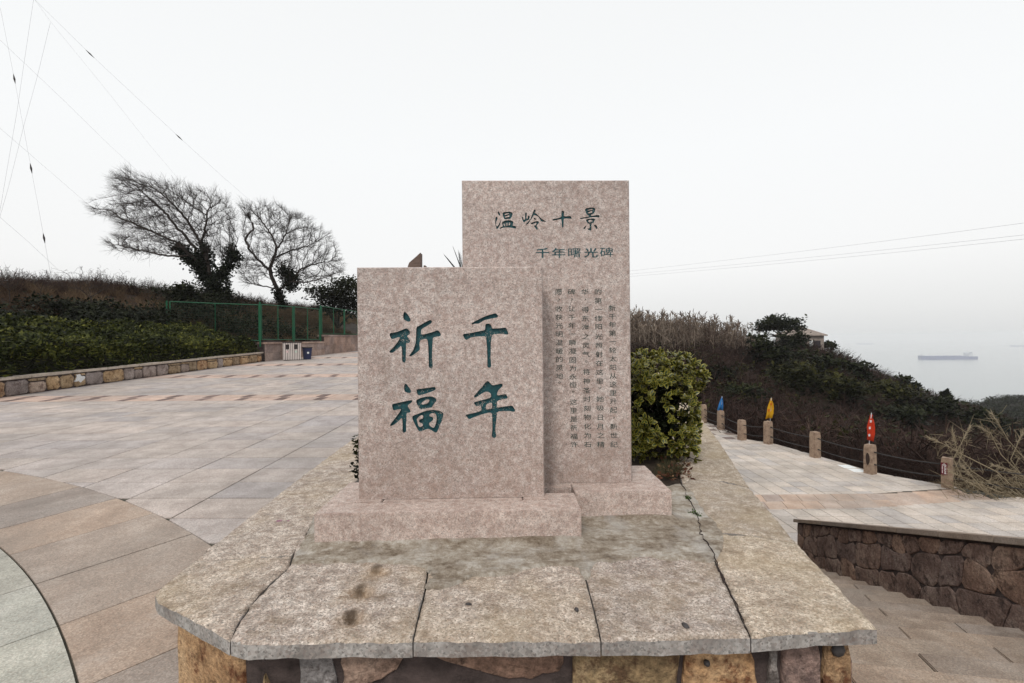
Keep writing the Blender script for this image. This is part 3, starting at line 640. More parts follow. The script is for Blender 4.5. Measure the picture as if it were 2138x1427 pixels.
class Stele:
    def __init__(s, pbl, width, height, name, label):
        s.o = pbl; s.wd = width; s.h = height
        s.t = thing(name, pbl + ux * (width / 2) + uy * .08, label, 'stele'); s.chars = []
    def local(s, px, py):
        x, z = bearing(px, py); d = Vector((x, 1, z)); t = (s.o - Vector((0, 0, EYE))).dot(uy) / d.dot(uy)
        p = Vector((0, 0, EYE)) + d * t - s.o; return (p.dot(ux), p.z)
    def w(s, x, z, d=0): return s.o + ux * x + Vector((0, 0, z)) - uy * d
    def carve(s, key):
        ox, oy, k, loops = CH[key]; L_ = [[s.local(ox + x / k, oy + y / k) for x, y in l] for l in loops]
        s.chars.append([chaikin(l) for l in L_])
    def build(s, th, depth=.014, bev=.006):
        b = bev
        # body behind the carved face
        mb = MB(); mb.box(s.w(s.wd / 2, s.h / 2) + uy * (th / 2 + depth / 2), (s.wd / 2, (th - depth) / 2, s.h / 2), (ux, uy, Vector((0, 0, 1)))); mb.build('body', M['stele'], s.t, bevel=.005)
        rim0, rim1 = [], []; cs = [(0, 0), (s.wd, 0), (s.wd, s.h), (0, s.h)]; ci = [(b, 0), (s.wd - b, 0), (s.wd - b, s.h - b), (b, s.h - b)]
        for k in range(4):          # worn rim: small chips and unevenness along the arris
            for j in range(70):
                t = j / 70; q = max(0, random.gauss(0, .0016)) + (.006 if random.random() < .02 else 0); e = 0 if k == 0 else q
                p0 = [ci[k][i] + (ci[(k + 1) % 4][i] - ci[k][i]) * t for i in (0, 1)]; p1 = [cs[k][i] + (cs[(k + 1) % 4][i] - cs[k][i]) * t for i in (0, 1)]
                nx, nz = ((0, 1), (-1, 0), (0, -1), (1, 0))[k]; rim0.append((p0[0] + nx * e, p0[1] + nz * e)); rim1.append((p1[0], p1[1]))
        loops = [rim0]
        for ch in s.chars: loops += ch
        V, Fs = fill(loops); mb = MB(); mb.add([s.w(x, z, 0) for x, z, _ in V], Fs)
        # walls of the carving and the bevelled rim
        for l in [q for ch in s.chars for q in ch]:
            n = len(l); mb.add([s.w(x, z, 0) for x, z in l] + [s.w(x, z, -depth) for x, z in l], [(i, (i + 1) % n, (i + 1) % n + n, i + n) for i in range(n)], 1)
        r0 = loops[0]; r1 = rim1; nr = len(r0)
        mb.add([s.w(x, z, 0) for x, z in r0] + [s.w(x, z, -depth) for x, z in r1], [(i, (i + 1) % nr, (i + 1) % nr + nr, i + nr) for i in range(nr)])
        f = mb.build('carved_face', [M['stele'], M['letter']], s.t)
        bm = bmesh.new(); bm.from_mesh(f.data); bmesh.ops.recalc_face_normals(bm, faces=bm.faces); bm.to_mesh(f.data); bm.free()
        for ch in s.chars:
            V, Fs = fill(ch); mb = MB(); mb.add([s.w(x, z, -depth + .0012) for x, z, _ in V], Fs); mb.build('carved_character', M['letter'], s.t)
    def text(s, chars, name, mat, wpx, hpx, bold=0.0):
        """chars: (character, px, py) centres; painted in the face"""
        for ch, px, py in chars:
            cu = bpy.data.curves.new('glyph', 'FONT'); cu.body = ch; cu.size = 1; cu.offset = bold; cu.resolution_u = 2
            o = bpy.data.objects.new('glyph', cu); C.objects.link(o); bpy.context.view_layer.update()
            me = bpy.data.meshes.new_from_object(o.evaluated_get(bpy.context.evaluated_depsgraph_get()))
            V = np.array([v.co[:] for v in me.vertices]); Fs = [tuple(p.vertices) for p in me.polygons]
            bpy.data.objects.remove(o); bpy.data.curves.remove(cu); bpy.data.meshes.remove(me)
            x0, z0 = s.local(px, py); xa, _ = s.local(px + wpx, py); _, za = s.local(px, py + hpx)
            sx, sz = (xa - x0), (z0 - za)
            mb = MB(); mb.add([s.w(x0 + (v[0] - .5) * sx, z0 + (v[1] - .38) * sz, .0008) for v in V], Fs); mb.build(name, mat, s.t)
YF = 2.513
bl = at(748, 1046, YF); bl.z = ZP
S1 = Stele(bl, 1.0, 1.245, 'front_stele', 'short pink granite stele carved with four large teal characters')
for k in ('qi', 'qian', 'fu', 'nian'): S1.carve(k)
S1.build(.15)
bl2 = at(969.5, 1010, 2.76); bl2.z = ZP
S2 = Stele(bl2, .992, 1.79, 'rear_stele', 'tall pink granite stele behind, with a carved title and columns of small writing')
for k in ('wen', 'ling', 'shi', 'jing'): S2.carve(k)
S2.build(.15, .009)
S2.text([('千', 1133, 528.5), ('年', 1166.5, 528.5), ('光', 1234, 528)], 'title_character', M['letter'], 30, 21.5, .016)
S2.text([('曙', 1199, 528), ('碑', 1266.5, 527)], 'title_character', M['letter'], 30, 21.5, .002)
M['small_letter'] = plain('worn_dark_lettering', (.04, .058, .052), .8, .5, 60)
cols = [('新千年第一轮太阳从这里升起，新世纪', 592, 608, [240,305,370,437,503,570,637,705,772,838,905,968,1038,1095,1168,1237,1308]),
 ('的第一缕阳光照射在这里。她吸日月之精', 483, 505, [112,182,250,320,385,462,532,602,672,742,812,862,952,1023,1095,1167,1237,1308]),
 ('华，得东海之灵气。将神圣时刻物化为石', 380, 403, [112,170,252,322,390,462,532,602,655,740,812,885,953,1025,1095,1167,1237,1308]),
 ('碑，让千年一瞬凝固为永恒。这里是祈福许', 275, 296, [112,168,243,312,377,443,510,577,645,712,777,843,893,975,1043,1110,1177,1245,1308]),
 ('愿，收获光明温暖的灵地。', 175, 186, [112,170,245,312,377,443,510,577,640,707,772,820])]
for t_, xa, xb, ys_ in cols:
    assert len(t_) == len(ys_), (t_, len(t_), len(ys_))
    S2.text([(ch, 1120 + (xa + (xb - xa) * (y - 112) / 1200 + (18 if ch in '，。' else 0)) / 3.755, 580 + (y - (12 if ch in '，。' else 0)) / 3.755) for ch, y in zip(t_, ys_)], 'small_character', M['small_letter'], 16.5, 13, .004)

# ------------------------------------------------------------------ plinths under the stelae
def plinth(name, label, boxes):
    t = thing(name, Vector(boxes[0][0]) , label, 'plinth')
    for c, h, nm in boxes:
        mb = MB(); mb.box(c, h, (ux, uy, Vector((0, 0, 1)))); mb.build(nm, M['plinth'], t, bevel=.004)
    return t
def pb(x0, x1, y0, y1, top=ZP, bot=zc - .02): return (Vector(((x0 + x1) / 2, (y0 + y1) / 2 + ((x0 + x1) / 2 + .3) * math.tan(STY), (top + bot) / 2)), ((x1 - x0) / 2, (y1 - y0) / 2, (top - bot) / 2))
f0, f1 = -.984, .337
plinth('front_plinth', 'low pink granite plinth under the short stele', [(*pb(f0, f1, 2.325, 2.477), 'front_block'), (*pb(f0, -.70, 2.481, 2.69), 'side_block'), (*pb(.05, f1, 2.481, 2.585), 'side_block'), (*pb(-.696, .046, 2.481, 2.69, ZP - .002), 'inner_block'), (*pb(f0, -.32, 2.694, 2.84, ZP - .001), 'rear_block')])
plinth('rear_plinth', 'low pink granite plinth under the tall stele', [(*pb(.341, .882, 2.59, 2.74), 'front_block'), (*pb(-.31, .336, 2.69, 2.74, ZP - .002), 'inner_block'), (*pb(-.31, .882, 2.744, 2.96, ZP - .0015), 'middle_block'), (*pb(-.31, .882, 2.964, 3.11), 'rear_block')])
# smeared cement skirt where the plinths sit on the coping
g = NT('smeared_cement', .85)
vecm = g.mapped((5, 10, 5), (0, 0, .2)); st_ = g.math('ADD', g.math('MULTIPLY', g.noise(.8, 10, .8, vecm, .25), .62), g.math('MULTIPLY', g.noise(28, 8, .75), .38))
c = g.ramp(st_, [(.37, (.10, .072, .048)), (.45, (.225, .18, .135)), (.52, (.35, .305, .25)), (.6, (.53, .49, .44))])
c = g.mix(g.math('MULTIPLY', g.ramp(g.noise(5, 5, .6), [(.52, 0.0), (.7, 1.0)]), .6), c, (.5, .48, .455)); g.color(c)
g.bump(g.math('ADD', g.noise(3, 8, .75), g.noise(45, 6, .7)), .9, .02); M['cement'] = g.m
sk = [(606, 1182), (612, 1165), (640, 1120), (655, 1075), (700, 1040), (1195, 1040), (1240, 1080), (1405, 1010), (1440, 1015), (1462, 1060), (1505, 1105), (1515, 1135), (1500, 1165), (1480, 1178), (1440, 1168), (1390, 1172), (1345, 1160), (1310, 1172), (1270, 1178), (1235, 1180), (1238, 1205), (1222, 1212), (1212, 1200), (1205, 1182), (1150, 1183), (1100, 1190), (1060, 1200), (1010, 1205), (990, 1200), (970, 1215), (945, 1225), (915, 1232), (885, 1230), (890, 1215), (905, 1205), (880, 1182), (800, 1178), (720, 1176), (650, 1177)]
P = [tuple(onz(a, b_, zc))[:2] for a, b_ in sk]
if area(P) < 0: P = P[::-1]
P = chaikin(P)
bm = bmesh.new(); bm.faces.new([bm.verts.new((x, y, 0)) for x, y in P])
for axis in (0, 1):
    lo = min(p[axis] for p in P); hi = max(p[axis] for p in P); t = lo + .018
    while t < hi:
        bmesh.ops.bisect_plane(bm, geom=bm.verts[:] + bm.edges[:] + bm.faces[:], plane_co=(t, 0, 0) if axis == 0 else (0, t, 0), plane_no=(1, 0, 0) if axis == 0 else (0, 1, 0)); t += .018
bd = [e for e in bm.edges if len(e.link_faces) == 1]; bs = set(v for e in bd for v in e.verts)
def boxdist(x, y, c, h): return math.hypot(max(abs(x - c[0]) - h[0], 0), max(abs(y - c[1]) - h[1], 0))
b1, b2 = pb(f0, f1, 2.325, 2.84), pb(.0, .882, 2.59, 3.11)
for v in bm.verts:
    x, y = v.co.x, v.co.y; d = min(boxdist(x, y, *b1), boxdist(x, y, *b2))
    v.co.z = zc + .009 + .028 * math.exp(-d / .035) + .004 * float(hnoise(x, y * 3, 12)) + .003 * float(hnoise(x, y, 40, 2)) 
    if v in bs: v.co.z = zc - .004
bmesh.ops.recalc_face_normals(bm, faces=bm.faces)
me = bpy.data.meshes.new('cement_skirt'); bmesh.ops.translate(bm, verts=bm.verts, vec=-wloc(planter)); bm.to_mesh(me); bm.free()
if sum(p.normal.z for p in me.polygons) < 0: me.flip_normals()
me.shade_smooth(); link('cement_skirt', me, M['cement'], planter)
# dark strip over the right hand joint and cement, painting the crack's shade
M['crack_shade'] = plain('painted_crack_shade', (.03, .02, .018), .95, .5, 60)
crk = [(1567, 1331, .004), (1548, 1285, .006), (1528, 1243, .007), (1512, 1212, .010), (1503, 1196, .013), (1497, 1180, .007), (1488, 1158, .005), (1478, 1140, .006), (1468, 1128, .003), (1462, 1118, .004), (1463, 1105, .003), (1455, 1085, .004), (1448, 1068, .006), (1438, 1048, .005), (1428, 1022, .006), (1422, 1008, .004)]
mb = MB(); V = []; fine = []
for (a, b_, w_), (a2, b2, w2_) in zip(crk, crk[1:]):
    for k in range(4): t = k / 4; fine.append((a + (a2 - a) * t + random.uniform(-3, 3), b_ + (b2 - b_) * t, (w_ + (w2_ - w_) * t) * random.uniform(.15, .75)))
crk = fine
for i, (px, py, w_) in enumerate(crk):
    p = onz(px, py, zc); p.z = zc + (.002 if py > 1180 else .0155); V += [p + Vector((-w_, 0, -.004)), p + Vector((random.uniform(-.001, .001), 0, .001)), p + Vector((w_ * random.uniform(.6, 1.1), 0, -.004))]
mb.add(V, [(i * 3 + j, i * 3 + 1 + j, i * 3 + 4 + j, i * 3 + 3 + j) for i in range(len(crk) - 1) for j in range(2)]); mb.build('crack_shade_strip', M['crack_shade'], planter)
# dark pebbles lying on the coping
for (px, py, rx, ry, lab) in ((1431, 1309, .012, .02, 'small dark pebble on the coping near the right front corner'), (1204, 1275, .009, .012, 'small grey pebble on the coping beside a joint'), (978, 1264, .014, .006, 'small flat dark chip on the middle coping slab')):
    c = onz(px, py, zc) + Vector((0, 0, .004)); mb = MB(); V = []
    for i in range(5):
        th = math.pi * i / 4
        for j in range(8): k = random.uniform(.85, 1.15); V.append(c + Vector((rx * k * math.sin(th) * math.cos(j * math.pi / 4), ry * k * math.sin(th) * math.sin(j * math.pi / 4), .006 * math.cos(th))))
    mb.add(V, [(i * 8 + j, (i + 1) * 8 + j, (i + 1) * 8 + (j + 1) % 8, i * 8 + (j + 1) % 8) for i in range(4) for j in range(8)]); tag(mb.build('pebble', M['pebble'], smooth=True), lab, 'pebble', 'pebbles on the coping')

# ------------------------------------------------------------------ stairs down to the walkway, parapet wall
WA = R(10.8); sr = Vector((math.sin(WA), math.cos(WA), 0)); sn = Vector((math.cos(WA), -math.sin(WA), 0)); UP = Vector((0, 0, 1))
S0 = Vector((3.3 + .191 * 1.64, 1.64, 0)); RUN, RISE = .371, .127
ZW = -2.25
def st_s(k): return 4.715 - (13 - k) * RUN
def st_z(k): return .03 - RISE * k
mb = MB()
pts = [S0 + sr * -.45, S0 + sr * 6.6, S0 + sr * 6.6 - sn * 3.0, S0 + sr * -.45 - sn * 3.0]
mb.add([(*p.xy, st_z(0) - .2 - RISE / RUN * max(0, (p - S0).dot(sr))) for p in pts] + [(*p.xy, -3.2) for p in pts], [(0, 1, 2, 3), (7, 6, 5, 4), (0, 4, 5, 1), (1, 5, 6, 2), (2, 6, 7, 3), (3, 7, 4, 0)])
stairs = tag(mb.build('stairs', M['mortar']), kind='structure')
for k in range(0, 18):
    a = st_s(k - 1) if k else st_s(0) - 1.0; b_ = st_s(k); z = st_z(k)
    joints = [0.0]; x = .25 + (.5 * ((k * 0.37) % 1.0)) * 1.9
    while x < 2.75: joints.append(x); x += 1.0
    joints.append(2.9)
    for i in range(len(joints) - 1):
        l0, l1 = joints[i] + .003, joints[i + 1] - .003
        mb = MB(); mb.box(S0 + sr * ((a + b_) / 2) - sn * ((l0 + l1) / 2) + UP * (z - .09 + random.uniform(-.002, .002)), ((l1 - l0) / 2, (b_ - a) / 2 + .004, .09), (sn, sr, UP)); mb.build('step_stone', M['step'], stairs, bevel=.006)
# parapet
def cap_z(Y): return 0.0 + (-1.52 - 0.0) / (8.0 - 3.667) * (Y - 3.667)
def ps(Y): return (Y - 1.64) / sr.y
par = thing('stair_parapet', S0 + sr * 3 + UP * -1.2, 'sloping stair wall of dark brown rubble with granite coping', 'wall')
Ya, Yb = 2.3, 7.97
sa, sb = ps(Ya), ps(Yb)
def pw(s, zz, d): return S0 + sr * s - sn * d + UP * zz        # d>0 towards the stairs
mb = MB(); TH = .32
A1 = [pw(sa, cap_z(Ya) - .06, 0), pw(sb, cap_z(Yb) - .06, 0), pw(sb, -2.7, 0), pw(sa, -2.7, 0)]
A2 = [p + sn * TH for p in A1]
mb.add(A1 + A2, [(0, 1, 2, 3), (7, 6, 5, 4), (0, 4, 5, 1), (1, 5, 6, 2), (2, 6, 7, 3), (3, 7, 4, 0)]); mb.build('mortar_core', M['mortar'], par)
sj = [sa, ps(3.2), ps(3.9), ps(4.55), ps(5.2), ps(6.0), ps(7.0), ps(8.02)]
for s0_, s1_ in zip(sj, sj[1:]):
    y0, y1 = 1.64 + s0_ * sr.y, 1.64 + s1_ * sr.y; mb = MB()
    e0, e1 = s0_ + .003, s1_ - .003
    V = [pw(e0, cap_z(y0) - .055, .05), pw(e1, cap_z(y1) - .055, .05), pw(e1, cap_z(y1) - .055, -TH - .05), pw(e0, cap_z(y0) - .055, -TH - .05)]
    V += [p + UP * .055 for p in V]
    mb.add(V, [(3, 2, 1, 0), (4, 5, 6, 7), (0, 1, 5, 4), (1, 2, 6, 5), (2, 3, 7, 6), (3, 0, 4, 7)]); mb.build('coping_slab', M['step'], par, bevel=.005)
slope = (cap_z(8) - cap_z(3)) / (ps(8) - ps(3))
def pframe(s, t, d): return pw(s, t, d)
course = [.075, .24, .52, .82, 1.12, 1.42]; wob = lambda k, x: .035 * math.sin(x * 5.1 + k * 2.3) + .03 * math.sin(x * 9.7 + k * 4.1) if 0 < k < 5 else 0
def cz(k, x): return cap_z(1.64 + x * sr.y) - course[k] - wob(k, x)
for k in range(5):
    x = sa + random.uniform(0, .2); lean = 0
    while x < sb - .05:
        l = random.uniform(.2, .36) if k == 0 else random.uniform(.28, .58); x1 = min(x + l, sb - .012); l2 = random.uniform(-.07, .07) if x1 < sb - .02 else 0
        a0, a1, b0, b1 = x + lean, x - lean, x1 + l2, x1 - l2; m0, m1 = (a0 + b0) / 2, (a1 + b1) / 2
        q = [(a1, cz(k + 1, a1)), (m1, cz(k + 1, m1) + random.uniform(-.02, .02)), (b1, cz(k + 1, b1)), (b0, cz(k, b0)), (m0, cz(k, m0)), (a0, cz(k, a0))]
        c0_ = (sum(p[0] for p in q) / 6, sum(p[1] for p in q) / 6); q = [(p[0] + (c0_[0] - p[0]) * .024, p[1] + (c0_[1] - p[1]) * .03) for p in q]
        mb = MB(); stone_on(mb, q, pframe, .013, .005, .09); o = mb.build('wall_stone', M['purple'], par)
        if o.data.polygons[-1].normal.dot(-sn) < 0: o.data.flip_normals()
        x, lean = x1, l2
# end face stones
fr, L = wall_frame((S0 + sr * sb).xy, (S0 + sr * sb + sn * TH).xy, 0)

# ------------------------------------------------------------------ walkway
POSTS = [onz(*p, ZW) for p in ((1978, 1018), (1817, 989), (1702, 955), (1604, 927), (1549, 919), (1505, 897), (1469, 883))]
POSTS.insert(0, Vector((12.75, 10.0, ZW)))
edge = [(16.5, 6.2), (13.05, 9.9)] + [(p.x + .22, p.y + .05) for p in POSTS[1:]]
edge += [(8.6, 26), (8.2, 36)]
def walk_poly(): return [(1.9, 5.0), (16.5, 5.0)] + edge + [(5.0, 36), (cap_right_x(14) - .2, 14)]
mb = MB(); mb.prism(walk_poly(), ZW - .5, ZW - .012); walkway = tag(mb.build('walkway', M['joint']), kind='structure')
def edge_x(Y):
    for (xa, ya), (xb, yb) in zip(edge, edge[1:]):
        if ya <= Y <= yb: return xa + (xb - xa) * (Y - ya) / (yb - ya)
    return edge[0][0] if Y < edge[0][1] else edge[-1][0]
def band_lo(x): return 10.45 + .15 * max(0, x - 7.6)
def band_hi(x): return 11.42 + .15 * max(0, x - 8.6)
wz = lambda p: ZW
T = .4; near_t, far_t = [], []
yy = 5.2
while yy < 30:
    xx = 2.0
    while xx < 14:
        q = [(xx + .007, yy + .008), (xx + T - .007, yy + .008), (xx + T - .007, yy + T - .008), (xx + .007, yy + T - .008)]
        cx, cy = xx + T / 2, yy + T / 2; xx += T
        ed = edge_x(cy); 
        if cx - T / 2 > ed - .02: continue
        if cx + T / 2 > ed - .02:
            e0, e1 = edge_x(cy - .2), edge_x(cy + .2); q = clip(q, (e0, cy - .2), (-.4, (e1 - e0)))
        if cx < cap_right_x(cy) - .3 and cy < 14.5: continue
        kind = 'walk_slab'
        if cy > 17.5 and (math.floor(cx / T + 1e-6) + (math.floor(cy / T + 1e-6) // 2)) % 2 == 0 and math.floor(cy / T + 1e-6) % 2 == 0: kind = 'walk_dark'
        lo, hi = band_lo(cx), band_hi(cx)
        for part in (0, 1):
            p2 = clip(q, (cx, lo), (.15 if cx > 7.6 else 0, -1)) if part == 0 else clip(q, (cx, hi), (-.15 if cx > 8.6 else 0, 1))
            if cy + T / 2 < lo - .1 and part == 1 or cy - T / 2 > hi + .1 and part == 0: continue
            if len(p2) > 2 and abs(area(p2)) > .006:
                px = CX + F * cx / cy
                vis = 1380 < px < 2190 and (cy > 8.6)
                (near_t if vis else far_t).append((p2, kind))
    yy += T
near_t.sort(key=lambda t: t[0][0][1])
dark_near = [t for t in near_t if t[1] == 'walk_dark']; lt = [t for t in near_t if t[1] != 'walk_dark']
for q, k in lt[:300] : slab_obj('paving_slab', q, M[k], walkway, wz)
for q, k in dark_near[:60]: slab_obj('dark_slab', q, M[k], walkway, wz)
tag(slab_mass('far_paving', [q for q, k in lt[300:]] + [q for q, k in far_t if k == 'walk_slab'], M['walk_far'], walkway, wz), kind='stuff')
xx = 3.6; i = 0
while xx < 11.6:
    wdt = .42
    for r_ in range(2):
        f0_, f1_ = r_ / 2, (r_ + 1) / 2; o_ = .2 * r_
        q = [(xx + o_ + dx, band_lo(xx) + (band_hi(xx) - band_lo(xx)) * f) for dx, f in ((.004, f0_ + .004), (wdt - .004, f0_ + .004), (wdt + .12, f1_ - .004), (.128, f1_ - .004))]
        if q[2][0] < edge_x(q[2][1]) - .02: slab_obj('pink_slab', q, M['walk_pink'], walkway, wz, .03, .001)
    xx += wdt
# whitewash spilled on the walkway edge
M['wash'] = plain('whitewash', (.72, .74, .74), .9, .12, 8)
for px, py in ((1765, 974), (1783, 980), (1775, 982)):
    a = onz(px, py, ZW); x_, y_ = 3.6 + T * math.floor((a.x - 3.6) / T), 5.2 + T * math.floor((a.y - 5.2) / T)
    slab_obj('whitewashed_slab', [(x_ + .02, y_ + .02), (x_ + T - .02, y_ + .015), (x_ + T - .015, y_ + T - .06), (x_ + .05, y_ + T - .02)], M['wash'], walkway, wz, .01, .005)

# ------------------------------------------------------------------ rope posts, ropes, flags, warning plate
g = NT('weathered_granite_post', .9); c = g.ramp(g.noise(9, 6, .7), [(.3, (.16, .105, .075)), (.5, (.28, .2, .145)), (.7, (.37, .28, .21))]); c = g.mix(1.0, c, g.ramp(g.noise(60, 4), [(.3, .8), (.7, 1.2)]), 'MULTIPLY'); g.color(c); g.bump(g.noise(25, 5, .7), .7, .02); M['post'] = g.m
M['iron'] = plain('dark_wire_rope', (.03, .028, .028), .6, .3, 30)
PH = .9
post_labels = ['rough granite rope post at the far right beyond the dry grass', 'rough granite post bearing a maroon warning plate', 'rough granite post with a dark hollow, below the red flag', 'plain granite post between the red flag and the yellow flag', 'rough granite post with the yellow flag on top', 'granite post without a flag just left of the yellow flag', 'rough granite post with the blue flag on top', 'farthest granite post beside the variegated shrub']
hd = Vector((-.42, .91, 0))
for i, p in enumerate(POSTS):
    d = (POSTS[min(i + 1, 7)] - POSTS[max(i - 1, 0)]).normalized(); nrm = Vector((-d.y, d.x, 0)); h = PH * (1, .84, .9, .9, .9, .83, .88, .9)[i]
    t = thing('rope_post', p, post_labels[i], 'post', 'granite rope posts along the walkway edge')
    bm = bmesh.new(); W_ = .112
    n = 7; rings = []
    for a in range(n + 1):
        z = h * a / n; k = 1 - .04 * (a / n); ring = []
        for b_ in range(12):
            an = 2 * math.pi * (b_ + .5) / 12; r_ = W_ / max(abs(math.cos(an)), abs(math.sin(an))) * (1 if b_ % 3 == 1 else .96)
            r_ = min(r_, W_ * 1.4) * k * (1 + random.uniform(-.018, .018)) * (.9 if a == n else 1)
            v = nrm * (math.cos(an) * r_) + d * (math.sin(an) * r_); ring.append(bm.verts.new((v.x, v.y, z + (random.uniform(-.012, .004) if a == n else 0))))
        rings.append(ring)
    for a in range(n):
        for b_ in range(12): bm.faces.new((rings[a][b_], rings[a][(b_ + 1) % 12], rings[a + 1][(b_ + 1) % 12], rings[a + 1][b_]))
    bm.faces.new(rings[-1]); bmesh.ops.recalc_face_normals(bm, faces=bm.faces); me = bpy.data.meshes.new('shaft'); bm.to_mesh(me); bm.free(); link('shaft', me, M['post'], t)
    for zf in (.76, .34):
        for sg in (-1, 1):
            mb = MB(); mb.tube([p + d * (sg * W_ * .8) + UP * (h * zf), p + d * (sg * (W_ + .05)) + UP * (h * zf)], .016, 6); mb.build('rope_eye', M['iron'], t)
    if i == 2:
        g = NT('dark_hollow', .95); g.color((.035, .022, .018)); mb = MB(); c = p - d * 0 + UP * (h * .52) + nrm * 0
        f = Vector((-.35, -.94, 0)); fa = max((nrm, -nrm, d, -d), key=lambda v: v.dot(-p.normalized())); sd = fa.cross(UP); V = [c + fa * (W_ * 1.03 + .004)]
        for j in range(12): V.append(c + fa * (W_ * 1.03 + .003) + sd * (.05 * math.cos(j * math.pi / 6) * random.uniform(.85, 1.15)) + UP * (.17 * math.sin(j * math.pi / 6)))
        mb.add(V, [(0, j + 1, (j + 1) % 12 + 1) for j in range(12)]); mb.build('dark_hollow_patch', g.m, t)  # flat dark oval on the post face marks the hollow
    if i == 1:
        fa = max((nrm, -nrm, d, -d), key=lambda v: v.dot(-p.normalized())); sd = (UP).cross(-fa).normalized()
        if sd.dot(Vector((1, 0, 0))) < 0: sd = -sd
        M['plate'] = plain('maroon_plate', (.13, .01, .02), .5, .1, 5); M['plate_white'] = plain('plate_white', (.75, .75, .75), .6, .05, 5)
        c = p + fa * (W_ * 1.06) - sd * .045 + UP * (h * .64); mb = MB(); mb.box(c, (.062, .004, .15), (sd, fa, UP)); pl = mb.build('warning_plate', M['plate'], t)
        mb = MB(); V = []; tri = [(0, .13), (-.04, .085), (.04, .085)]
        for (a, z), (b_, z2) in zip(tri, tri[1:] + tri[:1]):
            e = (sd * (b_ - a) + UP * (z2 - z)); mb.box(c + fa * .006 + sd * ((a + b_) / 2) + UP * ((z + z2) / 2), (e.length / 2 + .003, .001, .004), (e.normalized(), fa, e.normalized().cross(fa)))
        mb.box(c + fa * .006 + UP * .103, (.003, .001, .012), (sd, fa, UP)); mb.build('warning_triangle', M['plate_white'], pl)
        for j, ch in enumerate('注意安全'):
            cu = bpy.data.curves.new('glyph', 'FONT'); cu.body = ch; cu.size = 1; cu.offset = .03; o = bpy.data.objects.new('glyph', cu); C.objects.link(o); bpy.context.view_layer.update()
            me = bpy.data.meshes.new_from_object(o.evaluated_get(bpy.context.evaluated_depsgraph_get())); mb = MB(); s_ = .05
            mb.add([c + fa * .006 + sd * (.018 + (v.co.x - .5) * s_) + UP * (.05 - j * .052 + (v.co.y - .38) * s_) for v in me.vertices], [tuple(q.vertices) for q in me.polygons]); mb.build('character', M['plate_white'], pl)
            bpy.data.objects.remove(o); bpy.data.curves.remove(cu); bpy.data.meshes.remove(me)
        mb = MB()
        for j in range(14):
            if j != 7: mb.box(c + fa * .006 - sd * .034 + UP * (.06 - j * .013), (.008, .001, .0045), (sd, fa, UP))
        tag(mb.build('small_lettering', M['plate_white'], pl), kind='stuff')
for zf, lab in ((.76, 'upper dark wire rope strung between the granite posts'), (.34, 'lower dark wire rope strung between the granite posts')):
    mb = MB(); P = []
    hs_ = [PH * q for q in (1, .84, .9, .9, .9, .83, .88, .9)]
    for i in range(7):
        a = POSTS[i] + UP * (hs_[i] * zf); b_ = POSTS[i + 1] + UP * (hs_[i + 1] * zf)
        for j in range(6): t = j / 6; P.append(a.lerp(b_, t) - UP * (.045 * 4 * t * (1 - t)))
    P.append(POSTS[7] + UP * (hs_[7] * zf)); mb.tube(P, .015, 5); tag(mb.build('wire_rope', M['iron']), lab, 'rope', 'ropes along the walkway')
def flag(post, top_px, poly, col, label, marks):
    base = post + UP * (PH * .84); Y = base.y; t = thing('pennant', base, label, 'flag', 'small pennants on the posts')
    top = at(*top_px, Y); foot = Vector((top.x + .01, Y + .13, base.z - .2))
    mb = MB(); mb.tube([foot, top + UP * .02], .01, 6); mb.build('pole', plain('white_pole_' + col[0], (.6, .62, .65), .5, .1, 5), t)
    P = [at(a, b_, Y + .02) for a, b_ in poly]; n = len(P); 
    g = NT(col[0] + '_cloth', .8); g.color(col[1]); tr = g.n('ShaderNodeBsdfTranslucent'); g.set(tr.inputs[0], col[1]); m_ = g.n('ShaderNodeMixShader'); m_.inputs[0].default_value = .35
    g.t.links.new(g.b.outputs[0], m_.inputs[1]); g.t.links.new(tr.outputs[0], m_.inputs[2]); g.t.links.new(m_.outputs[0], g.t.nodes['Material Output'].inputs['Surface'])
    # drooping cloth: strips between the two outlines, folded front to back
    k = n // 2; Lf, Rt = P[:k], P[k:][::-1]; V = []; fs = []; q = 6
    for i in range(k):
        for j in range(q + 1): p = Lf[i].lerp(Rt[i], j / q); V.append(p + Vector((.006 * math.sin(i * 2.1 + j), .05 * math.sin(j * 1.5 + i * .9), 0)))
    for i in range(k - 1):
        for j in range(q): fs.append((i * (q + 1) + j, i * (q + 1) + j + 1, (i + 1) * (q + 1) + j + 1, (i + 1) * (q + 1) + j))
    mb = MB(); mb.add(V, fs); cl = mb.build('cloth', g.m, t, smooth=True)
    so_ = cl.modifiers.new('thickness', 'SOLIDIFY'); so_.thickness = .003
    if marks:
        for (a, b_, w_, h_) in marks[1]:
            c = at(a, b_, Y - .05); mb = MB()
            for dx, dz, lw, lh in ((0, .3, 1, .16), (0, -.1, .8, .16), (0, 0, .18, 1), (-.3, -.35, .3, .16), (.32, -.3, .3, .16)):
                mb.box(c + Vector((dx * w_, 0, dz * h_)), (lw * w_ / 2, .002, lh * h_ / 2))
            mb.build('printed_mark', marks[0], t)
flag(POSTS[6], (1507.5, 829), [(1507, 829), (1504.5, 836), (1502, 845), (1497.5, 857), (1509, 857), (1509, 845), (1508.5, 836), (1508, 829)], ('blue', (.04, .22, .55)), 'small blue pennant on the post second from the shrub', None)
